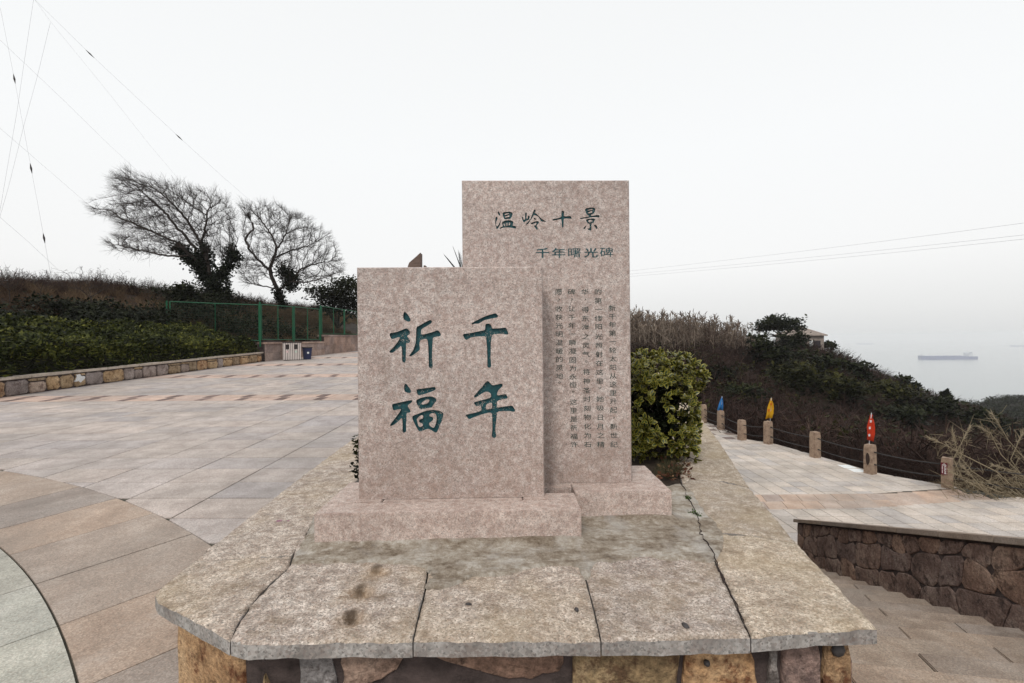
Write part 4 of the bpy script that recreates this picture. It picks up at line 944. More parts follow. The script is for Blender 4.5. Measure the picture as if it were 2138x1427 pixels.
flag(POSTS[4], (1610.5, 832), [(1610, 832), (1606.5, 842), (1604, 852), (1601.5, 863), (1597, 875), (1612, 873), (1614, 863), (1614.5, 852), (1613.5, 842), (1611, 832)], ('yellow', (.66, .37, .015)), 'small yellow pennant with red print on a post', (plain('red_print', (.55, .06, .01), .8, .1, 5), [(1610, 844, .07, .08), (1605, 857, .07, .09)]))
flag(POSTS[2], (1819.5, 864), [(1819, 866), (1815.5, 878), (1813, 892), (1812, 906), (1808.5, 918), (1823, 922), (1825, 906), (1824.5, 892), (1823, 878), (1820, 866)], ('red', (.6, .05, .015)), 'small red pennant with white print above the hollowed post', (M['plate_white'], [(1818, 880, .06, .07), (1816, 894, .06, .07), (1815, 909, .06, .07)]))

# ------------------------------------------------------------------ plant kit
def leaf_quads(P, size, up=.4, jit=1.0, asp=.5, r=None):
    """diamond leaves at points P (n,3) -> V, F"""
    r = r or rng; n = len(P); d = r.normal(size=(n, 3)); d[:, 2] = d[:, 2] * .6 + .15; d /= np.linalg.norm(d, axis=1)[:, None]
    nn = r.normal(size=(n, 3)); nn[:, 2] += up * 3; s = np.cross(d, nn); s /= np.linalg.norm(s, axis=1)[:, None] + 1e-9
    sz = size * (.6 + .8 * r.random(n))[:, None]; h = np.cross(s, d) * sz * .14
    V = np.stack([P, P + d * sz * .5 + s * sz * asp * .5 - h, P + d * sz, P + d * sz * .5 - s * sz * asp * .5 - h], 1).reshape(-1, 3)
    return V, np.arange(4 * n).reshape(-1, 4)
def clumped(center, radii, n, nc=30, cr=.28, flat=.0, r=None):
    """points gathered into clumps through an ellipsoid, with gaps between them"""
    r = r or rng; a = r.normal(size=(nc, 3)); a /= np.linalg.norm(a, axis=1)[:, None]; a *= (r.random(nc) ** .45)[:, None]
    if flat: a[:, 2] = np.abs(a[:, 2]) * (1 - flat) + flat * .6
    i = r.integers(0, nc, n); p = a[i] + r.normal(size=(n, 3)) * cr * np.array([1, 1, .7])
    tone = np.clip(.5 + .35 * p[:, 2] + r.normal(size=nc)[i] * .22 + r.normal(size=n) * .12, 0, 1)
    return np.asarray(center) + p * np.asarray(radii), tone
def tubes_np(A, B, ra, rb, k=4):
    A, B = np.asarray(A), np.asarray(B); d = B - A; l = np.linalg.norm(d, axis=1)[:, None] + 1e-9; d = d / l
    ref = np.where(np.abs(d[:, 2:3]) < .9, [[0, 0, 1.0]], [[1.0, 0, 0]]); u = np.cross(d, ref); u /= np.linalg.norm(u, axis=1)[:, None]; v = np.cross(d, u)
    an = 2 * np.pi * np.arange(k) / k; ring = np.cos(an)[None, :, None] * u[:, None] + np.sin(an)[None, :, None] * v[:, None]
    V = np.concatenate([A[:, None] + ring * np.asarray(ra)[:, None, None], B[:, None] + ring * np.asarray(rb)[:, None, None]], 1).reshape(-1, 3)
    n = len(A); b_ = np.arange(n)[:, None] * 2 * k; j = np.arange(k)
    Fq = np.stack([b_ + j, b_ + (j + 1) % k, b_ + (j + 1) % k + k, b_ + j + k], -1).reshape(-1, 4); return V, Fq
def join(parts):
    V, Fq, T_ = [], [], []; n = 0
    for p in parts:
        V.append(p[0]); Fq.append(p[1] + n); T_.append(p[2] if len(p) > 2 else np.full(len(p[0]), .5)); n += len(p[0])
    return np.concatenate(V), np.concatenate(Fq), np.concatenate(T_)
def colonize(limbs, att, step=.22, di=2.2, dk=.35, iters=70, bias=(0, 0, 0), jit=.25, r=None):
    r = r or rng; N, par = [], []
    for L_ in limbs:
        L_ = [np.array(p, float) for p in L_]
        # start from the nearest existing node
        if N: j = int(np.argmin([np.linalg.norm(q - L_[0]) for q in N])); last = j
        else: N.append(L_[0]); par.append(-1); last = 0
        for a, b_ in zip(L_, L_[1:]):
            m = max(1, int(np.linalg.norm(b_ - a) / step))
            for i in range(1, m + 1): N.append(a + (b_ - a) * i / m + r.normal(size=3) * step * .12); par.append(last); last = len(N) - 1
    N = np.array(N); att = np.array(att)
    D = np.linalg.norm(att[:, None] - N[None], axis=2); near = D.argmin(1); dist = D.min(1)
    for it in range(iters):
        act = dist < di
        if not act.any() or len(att) == 0: break
        v = att[act] - N[near[act]]; v /= np.linalg.norm(v, axis=1)[:, None] + 1e-9
        acc = np.zeros((len(N), 3)); np.add.at(acc, near[act], v); idx = np.unique(near[act])
        d = acc[idx]; d /= np.linalg.norm(d, axis=1)[:, None] + 1e-9; d = d + (bias(N[idx]) if callable(bias) else np.array(bias)) + r.normal(size=d.shape) * jit; d /= np.linalg.norm(d, axis=1)[:, None]
        new = N[idx] + d * step; base_i = len(N); N = np.concatenate([N, new]); par += list(idx)
        D = np.linalg.norm(att[:, None] - new[None], axis=2); j = D.argmin(1); dm = D.min(1); better = dm < dist
        near = np.where(better, base_i + j, near); dist = np.where(better, dm, dist)
        keep = dist > dk; att, near, dist = att[keep], near[keep], dist[keep]
        if len(N) > 9000: break
    return N, np.array(par)
def skeleton(N, par, r0=.008, e=2.35, rmax=.4):
    rad = np.zeros(len(N)); acc = np.zeros(len(N))
    for i in range(len(N) - 1, -1, -1):
        rad[i] = max(r0, acc[i] ** (1 / e)) if acc[i] > 0 else r0
        if par[i] >= 0: acc[par[i]] += rad[i] ** e
    return np.minimum(rad, rmax)
def poly_points(poly, n, r=None):
    r = r or rng; xs = [p[0] for p in poly]; ys = [p[1] for p in poly]; out = []
    def inside(x, y):
        c = False; m = len(poly)
        for i in range(m):
            (x1, y1), (x2, y2) = poly[i], poly[(i + 1) % m]
            if (y1 > y) != (y2 > y) and x < (x2 - x1) * (y - y1) / (y2 - y1) + x1: c = not c
        return c
    while len(out) < n:
        x, y = r.uniform(min(xs), max(xs)), r.uniform(min(ys), max(ys))
        if inside(x, y): out.append((x, y))
    return out
def clump_template(kind, r):
    """ribbon stems of one bush or tuft, about 1 m tall"""
    A, B, W = [], [], []
    if kind == 'scrub':
        for _ in range(16):
            a = r.uniform(0, 6.28); lean = r.uniform(.1, .9); p = np.array([r.normal() * .12, r.normal() * .12, 0.]); d = np.array([math.cos(a) * lean, math.sin(a) * lean, 1.]); l = r.uniform(.5, 1.05)
            for s in range(3):
                q = p + d / np.linalg.norm(d) * l / 3; A.append(p); B.append(q); W.append(.016 - .004 * s)
                for _k in range(3):
                    t = p + (q - p) * r.random(); dd = d + r.normal(size=3) * .9; A.append(t); B.append(t + dd / np.linalg.norm(dd) * l * r.uniform(.12, .3)); W.append(.008)
                p = q; d = d + r.normal(size=3) * .25
    elif kind == 'grass':
        for _ in range(34):
            a = r.uniform(0, 6.28); p = np.array([r.normal() * .13, r.normal() * .13, 0.]); d = np.array([math.cos(a) * .3, math.sin(a) * .3, 1.]); l = r.uniform(.4, 1.0)
            for s in range(3):
                q = p + d / np.linalg.norm(d) * l / 3; A.append(p); B.append(q); W.append(.013 - .0038 * s); p = q; d = d + np.array([math.cos(a), math.sin(a), -.5]) * .35 * r.random()
    else:   # reed
        for _ in range(9):
            a = r.uniform(0, 6.28); p = np.array([r.normal() * .2, r.normal() * .2, 0.]); d = np.array([math.cos(a) * .1 - .05, math.sin(a) * .1, 1.]); l = r.uniform(.65, 1.05)
            for s in range(3):
                q = p + d / np.linalg.norm(d) * l / 3; A.append(p); B.append(q); W.append(.009); 
                if s < 2:
                    for _k in range(2): t = p + (q - p) * r.random(); dd = np.array([r.normal() * .5, r.normal() * .5, .7]); A.append(t); B.append(t + dd * .2); W.append(.009)
                else:
                    for _k in range(6): t = p + (q - p) * r.uniform(.4, 1); dd = np.array([r.normal() * .4, r.normal() * .4, .8]); A.append(t); B.append(t + dd * .09); W.append(.012)
                p = q; d = d + np.array([-.05, 0, 0]) + r.normal(size=3) * .04
    A, B, W = np.array(A), np.array(B), np.array(W); d = B - A; s = np.cross(d, r.normal(size=d.shape)); s /= np.linalg.norm(s, axis=1)[:, None] + 1e-9; s *= W[:, None]
    V = np.stack([A - s, A + s, B + s * .6, B - s * .6], 1).reshape(-1, 3); return V, np.arange(len(V)).reshape(-1, 4)
TPL = {k: [clump_template(k, np.random.default_rng(10 * i + 3)) for i in range(5)] for k in ('scrub', 'grass', 'reed')}
def scatter(kind, P, scale, tone, wide=1.0, thick=1.0, r=None):
    r = r or rng; parts = []
    for p, s, t in zip(P, scale, tone):
        V, Fq = TPL[kind][r.integers(0, 5)]; a = r.uniform(0, 6.28); c_, s_ = math.cos(a), math.sin(a)
        X = V @ np.array([[c_, s_, 0], [-s_, c_, 0], [0, 0, 1]]) * np.array([s * wide, s * wide, s])
        if thick != 1.0:
            q = X.reshape(-1, 4, 3); m1 = (q[:, 0] + q[:, 1]) / 2; m2 = (q[:, 2] + q[:, 3]) / 2
            q = np.stack([m1 + (q[:, 0] - m1) * thick, m1 + (q[:, 1] - m1) * thick, m2 + (q[:, 2] - m2) * thick, m2 + (q[:, 3] - m2) * thick], 1); X = q.reshape(-1, 3)
        parts.append((X + np.asarray(p), Fq, np.clip(np.full(len(V), t) + r.normal(size=len(V)) * .08, 0, 1)))
    return join(parts)
M['bark'] = plain('grey_brown_bark', (.038, .029, .025), .95, .35, 8, .6)
M['scrub'] = foliage_mat('bare_scrub_twigs', (.017, .010, .0095), (.038, .023, .019), (.082, .054, .043), .9, 0)
M['drygrass'] = foliage_mat('dry_grass', (.06, .036, .024), (.125, .082, .05), (.25, .19, .115), .85, .12)
M['reed'] = foliage_mat('pale_reeds', (.085, .06, .048), (.155, .118, .092), (.27, .22, .175), .85, .12)
M['dark_leaf'] = foliage_mat('dark_evergreen_leaves', (.003, .0045, .002), (.0075, .010, .0035), (.021, .025, .007), .5, .06)
M['green_leaf'] = foliage_mat('olive_evergreen_leaves', (.004, .006, .002), (.014, .016, .0035), (.042, .040, .008), .5, .08)
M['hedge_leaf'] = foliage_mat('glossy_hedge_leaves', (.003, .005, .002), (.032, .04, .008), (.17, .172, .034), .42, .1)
M['ivy'] = foliage_mat('dark_ivy', (.004, .006, .004), (.008, .012, .006), (.018, .024, .01), .5, .05)
M['earth'] = plain('brown_hillside_earth', (.028, .019, .015), .95, .5, .8, .5)

# ------------------------------------------------------------------ the hill on the right
RPX = np.array([1080, 1200, 1330, 1420, 1500, 1580, 1640, 1700, 1750, 1800, 1870, 1940, 2000, 2070, 2140, 2300, 2600])
RPY = np.array([712, 712, 712, 715, 720, 728, 732, 735, 752, 780, 812, 842, 862, 890, 915, 960, 1010])
RYD = np.array([48, 48, 50, 53, 57, 61, 64, 66, 68, 71, 75, 79, 83, 86, 88, 92, 95])
def hill_col(u):
    px = CX + F * u; Yr = np.interp(px, RPX, RYD); py = np.interp(px, RPX, RPY) + 0.0087 * (px - CX)
    return Yr, EYE - (py - CY) / F * Yr
EY = np.array([e[1] for e in edge]); EX = np.array([e[0] for e in edge])
def walk_edge_Y(u):
    """distance at which a bearing crosses the outer edge of the walkway"""
    ys = np.linspace(6.2, 40, 300); xs = np.interp(ys, EY, EX); uu_ = xs / ys
    return np.interp(-u, -uu_, ys)
def hill_z(u, Y):
    Yr, Zr = hill_col(u); Yw = walk_edge_Y(u); t = (Y - Yw) / (Yr - Yw)
    tt = np.clip(t, 0, 1); z = (ZW - .35) + (Zr - ZW + .35) * (tt ** 1.25) - 2.6 * np.sin(np.pi * np.clip(tt * 1.7, 0, 1)) ** 1.5
    z = z + .35 * hnoise(u * 30, Y, .5) * np.clip(tt * 6, 0, 1)
    back = np.clip(Y - Yr, 0, None); z = z - .32 * back - .012 * back ** 2
    near = np.clip(Yw - Y, 0, None); return np.where(Y < Yw, ZW - .45, z)
us = np.linspace(.22, 1.75, 180); ts = np.concatenate([np.linspace(-.25, 0, 4), np.linspace(.01, 1.0, 44), np.linspace(1.05, 2.0, 14)])
U, Tm = np.meshgrid(us, ts); Yr, _ = hill_col(U); Yw = walk_edge_Y(U); Yg = np.where(Tm < 0, Yw * (1 + Tm * 1.0), Yw + (Yr - Yw) * Tm)
Zg = hill_z(U, Yg); Vv = np.stack([U * Yg, Yg, Zg], -1).reshape(-1, 3); nx_ = len(us)
I = np.arange(len(ts) - 1)[:, None] * nx_ + np.arange(nx_ - 1)[None]; Fq = np.stack([I, I + 1, I + nx_ + 1, I + nx_], -1).reshape(-1, 4)
tag(np_mesh('hillside', Vv, Fq, M['earth'], smooth=True), kind='structure')
def hill_pts(n, px0, px1, t0, t1, r=rng):
    px = r.uniform(px0, px1, n); u = (px - CX) / F; Yr, _ = hill_col(u); Yw = walk_edge_Y(u); t = t0 + (t1 - t0) * r.random(n); Y = Yw + (Yr - Yw) * t
    return np.stack([u * Y, Y, hill_z(u, Y) - .05], -1), t
P, t = hill_pts(2300, 1290, 2330, .03, 1.02); d = P[:, 1]
tone = np.clip(.42 + .3 * hnoise(P[:, 0], P[:, 1], .22, 3) + rng.normal(size=len(P)) * .12, 0, 1)
V, Fq, T_ = scatter('scrub', P, 1.25 + .9 * rng.random(len(P)), tone, 1.15, .95); tag(np_mesh('hillside_scrub', V, Fq, M['scrub'], tone=T_), 'purple brown leafless scrub covering the hillside below the house', 'scrub', kind='stuff')
P, t = hill_pts(620, 1300, 2330, .06, .98); PP, TT = [], []
for p in P:
    q, tn_ = clumped(p + [0, 0, .75], (rng.uniform(.6, 1.3), rng.uniform(.6, 1.2), rng.uniform(.4, .9)), 70, 8, .35); PP.append(q); TT.append(np.clip(tn_ * .8 + rng.normal() * .2, 0, 1))
V, Fq = leaf_quads(np.concatenate(PP), .26, .5); tag(np_mesh('hillside_undergrowth', V, Fq, M['green_leaf'], tone=np.repeat(np.concatenate(TT), 4)), 'patches of dark green undergrowth among the brown scrub on the right hillside', 'undergrowth', kind='stuff')
P, t = hill_pts(800, 1430, 2300, .012, .16); V, Fq, T_ = scatter('scrub', P, .75 + .55 * rng.random(len(P)), np.clip(.35 + .2 * rng.normal(size=len(P)), 0, 1), 1.4, .36)
tag(np_mesh('bramble_edge', V, Fq, M['scrub'], tone=T_), 'tangled dark brambles just outside the wire ropes', 'brambles', kind='stuff')
P, t = hill_pts(760, 1275, 1570, .70, 1.03); P = P[rng.random(len(P)) < np.interp(P[:, 0] / P[:, 1], [.2, .4, .5], [1, .8, .3])]
V, Fq, T_ = scatter('reed', P, 1.2 + 2.8 * rng.random(len(P)) ** 2.6, np.clip(.5 + .25 * rng.normal(size=len(P)), 0, 1), 1.2, .75); tag(np_mesh('reed_bed', V, Fq, M['reed'], tone=T_), 'tall pale dry reeds along the hill crest beside the tall stele', 'reeds', kind='stuff')
def hill_hit(px, py):
    u = (px - CX) / F; Yr_, _ = hill_col(u); ys_ = np.linspace(float(walk_edge_Y(u)) + 1, float(Yr_), 160); pp = CY - .0087 * (px - CX) + (EYE - hill_z(np.full(160, u), ys_)) / ys_ * F
    k = np.where(pp <= py)[0]; return float(ys_[k[0]] if len(k) else ys_[-1])
def evergreen(name, px, pyb, Y, wpx, hpx, label, mat='dark_leaf', n=1500, size=.38, open_=False, group='evergreen trees on the right hillside', nc=28, seed=0, conifer=False):
    r = np.random.default_rng(100 + seed); Y = hill_hit(px, pyb); b_ = at(px, pyb, Y); sc_ = Y / F; Wd, Hh = wpx * sc_ / 2, hpx * sc_
    t = thing(name, b_ - Vector((0, 0, .3)), label, 'tree', group)
    A, B, ra, rb = [], [], [], []
    top = np.array(b_) + [0, 0, Hh * .75]; A.append(np.array(b_) - [0, 0, .8]); B.append(np.array(b_) + [.05 * Wd, 0, Hh * .45]); ra.append(.035 * Hh + .03); rb.append(.02 * Hh + .02)
    fork = B[0]
    ctr = np.array(b_) + [0, 0, Hh * (.62 if open_ else .55)]; rad = (Wd, Wd * .9, Hh * (.4 if open_ else .46))
    if conifer:
        p = np.stack([r.normal(size=n), r.normal(size=n), r.random(n)], -1); hz = p[:, 2] ** .8; rr = (1 - hz) * (1 - .35 * ((hz * 7) % 1)); a = r.uniform(0, 6.28, n); q = np.sqrt(r.random(n))
        P = np.array(b_) + np.stack([np.cos(a) * rr * q * Wd, np.sin(a) * rr * q * Wd, hz * Hh], -1); tn = np.clip(.4 + .3 * q + r.normal(size=n) * .15, 0, 1)
        A.append(fork); B.append(np.array(b_) + [0, 0, Hh * .95]); ra.append(.02 * Hh); rb.append(.01)
    else:
        P, tn = clumped(ctr, rad, n, nc, .13 if open_ else .24, .12 if open_ else 0, r)
    for k in range(14 if open_ else 7):
        j = r.integers(0, len(P)); mid = fork + (P[j] - fork) * .5 + r.normal(size=3) * .12 * Wd; A += [fork, mid]; B += [mid, P[j]]; ra += [.016 * Hh, .01 * Hh]; rb += [.01 * Hh, .004 * Hh]
    V, Fq = tubes_np(np.array(A), np.array(B), ra, rb, 5); np_mesh('trunk', V, Fq, M['bark'], t)
    V, Fq = leaf_quads(P, size, .5, r=r); np_mesh('crown', V, Fq, M[mat], t, tone=np.repeat(tn, 4)); return t
EV = [('pine_tree', 1630, 742, 57, 104, 82, 'flat topped open pine rising in front of the house on the hill', 'dark_leaf', 2600, .36, True, 40),
 ('evergreen_tree', 1655, 748, 62, 52, 52, 'dark evergreen half covering the left side of the house', 'dark_leaf', 1200, .38, False, 22),
 ('pine_tree', 1572, 748, 58, 44, 50, 'small dark pine left of the flat topped pine on the hill', 'dark_leaf', 700, .4, True, 14),
 ('evergreen_tree', 1600, 775, 55, 70, 62, 'round dark evergreen below the flat topped pine', 'dark_leaf', 1500, .4, False, 26),
 ('evergreen_tree', 1733, 748, 66, 34, 34, 'small sparse tree standing alone right of the house', 'dark_leaf', 380, .4, True, 10),
 ('evergreen_tree', 1668, 835, 46, 120, 74, 'broad olive green evergreen in the middle of the hillside', 'green_leaf', 2600, .36, False, 40),
 ('evergreen_tree', 1745, 845, 48, 80, 62, 'olive green evergreen right of the broad one', 'green_leaf', 1500, .36, False, 30),
 ('evergreen_tree', 1690, 782, 60, 100, 46, 'dark bushy evergreen under the house', 'dark_leaf', 1700, .42, False, 30),
 ('evergreen_tree', 1775, 800, 66, 66, 44, 'dark evergreen on the ridge below the house', 'dark_leaf', 1100, .44, False, 22),
 ('evergreen_tree', 1845, 850, 60, 100, 50, 'wide dark evergreen right of the olive trees', 'green_leaf', 1700, .42, False, 32),
 ('evergreen_tree', 1885, 830, 70, 60, 40, 'dark evergreen on the descending ridge', 'dark_leaf', 900, .46, False, 18),
 ('evergreen_tree', 1940, 885, 66, 80, 62, 'dark evergreen low on the ridge above the dry grass', 'dark_leaf', 1500, .46, False, 28),
 ('conifer_tree', 1975, 880, 74, 34, 60, 'pointed dark conifer at the right end of the ridge', 'dark_leaf', 900, .5, False, 1),
 ('evergreen_tree', 2030, 915, 62, 96, 60, 'dark evergreen behind the dry grass plumes', 'dark_leaf', 1500, .46, False, 28),
 ('evergreen_tree', 2110, 945, 58, 110, 70, 'dark evergreen at the right edge behind the dry grass', 'dark_leaf', 1700, .46, False, 30),
 ('evergreen_tree', 1560, 850, 38, 90, 46, 'low dark evergreen behind the blue and yellow pennants', 'dark_leaf', 1300, .32, False, 26),
 ('evergreen_tree', 1500, 800, 46, 60, 40, 'low dark evergreen left on the slope above the blue pennant', 'dark_leaf', 700, .36, False, 18),
 ('evergreen_tree', 1850, 905, 44, 120, 60, 'dark green shrubby evergreen above the red pennant', 'dark_leaf', 1800, .36, False, 34)]
for i, e in enumerate(EV): evergreen(e[0], *e[1:6], e[6], e[7], e[8], e[9], e[10], nc=e[11], seed=i, conifer=e[0] == 'conifer_tree')
# bare shrubs that stand out on the ridge
def bare_bush(name, px, pyb, Y, wpx, hpx, label, seed, group=None, n=130, lean=(0, 0, .15), r0=.012):
    r = np.random.default_rng(300 + seed); b_ = np.array(at(px, pyb, Y)); s_ = Y / F; w_, h_ = wpx * s_ / 2, hpx * s_
    att = b_ + np.stack([r.normal(size=n) * w_ * .5, r.normal(size=n) * w_ * .45, h_ * (.25 + .75 * r.random(n))], -1)
    limbs = [[b_ - [0, 0, .4], b_ + [0, 0, h_ * .12]]] + [[b_ + [0, 0, h_ * .1], b_ + [w_ * .4 * math.cos(a), w_ * .4 * math.sin(a), h_ * .4]] for a in r.uniform(0, 6.28, 5)]
    N, par = colonize(limbs, att, h_ * .055, h_ * .7, h_ * .06, 40, lean, .35, r); rad = skeleton(N, par, r0 * h_ * .25); m = par >= 0
    V, Fq = tubes_np(N[par[m]], N[m], np.minimum(rad[par[m]], rad[m] * 1.6), rad[m], 3); t = thing(name, Vector(b_), label, 'shrub', group); np_mesh('branches', V, Fq, M['bark'], t)
bare_bush('bare_shrub', 1550, 740, 58, 60, 52, 'leafless shrub on the crest left of the pines', 1, 'bare shrubs on the right hill')
bare_bush('bare_shrub', 1835, 800, 72, 66, 34, 'pale leafless shrub on the ridge right of the house', 2, 'bare shrubs on the right hill')
bare_bush('bare_shrub', 1640, 800, 52, 50, 66, 'leafless pale stemmed shrub below the house', 3, 'bare shrubs on the right hill')
bare_bush('bare_shrub', 1930, 850, 76, 70, 34, 'leafless brown shrub on the lower ridge', 4, 'bare shrubs on the right hill')
# ------------------------------------------------------------------ house on the hill
hb = at(1668, 735, 66); hs_ = 66 / F
house = thing('hill_house', hb, 'small stone house with a hipped roof half hidden by trees on the hill', 'house')
M['hwall'] = plain('weathered_plaster', (.24, .2, .175), .9, .25, 1.2); M['hroof'] = plain('brown_tile_roof', (.23, .19, .165), .9, .3, 3); M['hwin'] = plain('dark_opening', (.03, .025, .03), .8, .1, 3); M['hwhite'] = plain('pale_shutter', (.6, .62, .62), .8, .1, 3)
yaw = R(-18); hx = Vector((math.cos(yaw), math.sin(yaw), 0)); hy = Vector((-math.sin(yaw), math.cos(yaw), 0)); wx, wy, wh = 2.45, 2.2, 3.4
HZ = at(1668, 702, 66).z
c0 = Vector((hb.x, hb.y, 0)); mb = MB(); mb.box(c0 + UP * (HZ - 2.5), (wx, wy, 2.5), (hx, hy, UP)); mb.build('wall', M['hwall'], house)
mb = MB(); E_ = [c0 + hx * (sx * (wx + .35)) + hy * (sy * (wy + .35)) + UP * HZ for sx, sy in ((-1, -1), (1, -1), (1, 1), (-1, 1))]; ap = c0 + UP * (HZ + 1.25)
apx = [ap - hx * .5, ap + hx * .5]
mb.add(E_ + [p + UP * .14 for p in E_] + apx, [(3, 2, 1, 0), (0, 1, 5, 4), (1, 2, 6, 5), (2, 3, 7, 6), (3, 0, 4, 7), (4, 5, 9, 8), (5, 6, 9), (6, 7, 8, 9), (7, 4, 8)]); rf = mb.build('roof', M['hroof'], house)
mb = MB(); mb.box(ap + UP * .05, (.55, .12, .14), (hx, hy, UP)); mb.build('ridge_cap', M['hroof'], rf)
mb = MB(); mb.box(c0 + hx * (wx * .66) - hy * (wy + .01) + UP * (HZ - 1.15), (.42, .03, .5), (hx, hy, UP)); wi = mb.build('window', M['hwin'], house)
mb = MB(); mb.box(c0 + hx * (wx * .38) - hy * (wy + .03) + UP * (HZ - 1.05), (.18, .03, .45), (hx, hy, UP)); mb.build('shutter', M['hwhite'], wi)
# ------------------------------------------------------------------ far headland
us = np.linspace(.88, 2.2, 130); ts = np.linspace(0, 1, 34); U, Tm = np.meshgrid(us, ts)
sky_py = np.interp(CX + F * U, [1930, 1985, 2030, 2080, 2140, 2300, 2700, 3300], [872, 848, 838, 832, 829, 815, 800, 810]) + .0087 * (CX + F * U - CX)
Yr = 150.0; Zr = EYE - (sky_py - CY) / F * Yr
Yg = 100 + (Yr - 100) * Tm / .7; zc_ = Zr - 14 * (1 - np.clip(Tm / .7, 0, 1)) ** 1.3 - np.clip(Tm - .7, 0, 1) * 260
Zg = zc_ + 1.0 * hnoise(U * Yg, Yg, .06) + .5 * hnoise(U * Yg, Yg, .21, 4)
Vv = np.stack([U * Yg, Yg, Zg], -1).reshape(-1, 3); nx_ = len(us); I = np.arange(len(ts) - 1)[:, None] * nx_ + np.arange(nx_ - 1)[None]; Fq = np.stack([I, I + 1, I + nx_ + 1, I + nx_], -1).reshape(-1, 4)
tag(np_mesh('headland', Vv, Fq, plain('distant_scrub', (.026, .02, .019), .95, .6, .06), smooth=True), kind='structure')
r = np.random.default_rng(5); n = 1500; u = r.uniform(.9, 1.35, n); tm = r.uniform(.25, .72, n); Yp = 100 + (Yr - 100) * tm / .7
sp = np.interp(CX + F * u, [1930, 1985, 2030, 2080, 2140, 2300, 2700], [872, 848, 838, 832, 829, 815, 800]) + .0087 * F * u; zr = EYE - (sp - CY) / F * Yr
Pz = zr - 14 * (1 - np.clip(tm / .7, 0, 1)) ** 1.3 + 1.0 * hnoise(u * Yp, Yp, .06) + .5 * hnoise(u * Yp, Yp, .21, 4); PP, TT = [], []
for k in range(n):
    q, tn = clumped((u[k] * Yp[k], Yp[k], Pz[k] + .4), (r.uniform(.5, 1.3), .9, r.uniform(.4, .9)), 26, 5, .4, 0, r); PP.append(q); TT.append(tn)
V, Fq = leaf_quads(np.concatenate(PP), .5, .4); tag(np_mesh('headland_wood', V, Fq, M['dark_leaf'], tone=np.repeat(np.concatenate(TT), 4)), 'far off dark wood on the hazy headland at the right edge', 'wood', kind='stuff')
# ------------------------------------------------------------------ ships
M['hull'] = plain('blue_grey_hull', (.012, .035, .17), .6, .1, .05); M['shipwhite'] = plain('ship_white', (.5, .52, .55), .6, .1, .05)
def ship(px0, px1, pyw, label, L_=None, detail=True):
    c = onz((px0 + px1) / 2, pyw, ZSEA); s_ = c.y / F; Ln = (px1 - px0) * s_; t = thing('cargo_ship', c, label, 'ship', 'cargo ships at sea'); hgt = Ln * .062; bw = Ln * .075
    a = R(-4); ex = Vector((math.cos(a), math.sin(a), 0)); ey = Vector((-math.sin(a), math.cos(a), 0)); mb = MB(); prof = [(-.5, .55, 1.25), (-.47, .8, 1.2), (-.42, 1, 1.0), (.3, 1, .95), (.42, .95, .95), (.5, .7, .9)]; V = []
    for x, wd, h in prof:
        for sg in (-1, 1): V += [c + ex * (x * Ln * (.985 if h > 1.1 else 1)) + ey * (sg * bw * wd) + UP * -2, c + ex * (x * Ln) + ey * (sg * bw * wd) + UP * (hgt * h)]
    fs = []
    for i in range(len(prof) - 1):
        b_ = i * 4; fs += [(b_, b_ + 4, b_ + 5, b_ + 1), (b_ + 2, b_ + 3, b_ + 7, b_ + 6), (b_ + 1, b_ + 5, b_ + 7, b_ + 3)]
    fs += [(0, 1, 3, 2), (20, 22, 23, 21)]; mb.add(V, fs); mb.build('hull', M['hull'], t)
    if detail:
        mb = MB(); mb.box(c + ex * (Ln * .37) + UP * (hgt * 1.35), (Ln * .035, bw * .8, hgt * .5), (ex, ey, UP)); mb.box(c + ex * (Ln * .365) + UP * (hgt * 1.95), (Ln * .022, bw * 1.0, hgt * .12), (ex, ey, UP)); sup = mb.build('bridge', M['shipwhite'], t)
        mb = MB(); mb.box(c + ex * (Ln * .42) + UP * (hgt * 1.6), (Ln * .012, bw * .2, hgt * .6), (ex, ey, UP)); mb.build('funnel', M['hull'], t)
        mb = MB(); mb.tube([c + ex * (Ln * .36) + UP * (hgt * 1.9), c + ex * (Ln * .36) + UP * (hgt * 2.9)], Ln * .003, 5); mb.build('mast', M['shipwhite'], sup)
        for k in range(5): mb = MB(); mb.box(c + ex * (Ln * (-.36 + .14 * k)) + UP * (hgt * 1.05), (Ln * .05, bw * .6, hgt * .1), (ex, ey, UP)); mb.build('hatch', M['hull'], t)
        mb = MB(); mb.tube([c - ex * (Ln * .46) + UP * hgt, c - ex * (Ln * .46) + UP * (hgt * 1.9)], Ln * .003, 5); mb.build('foremast', M['hull'], t)
ship(1923, 2033, 751, 'long blue grey bulk carrier with its bridge at the right end')
ship(1790, 1822, 719.5, 'faint tiny ship near the hazy horizon above the carrier', detail=False)
ship(2111, 2150, 724, 'faint ship cut by the right edge of the picture', detail=False)

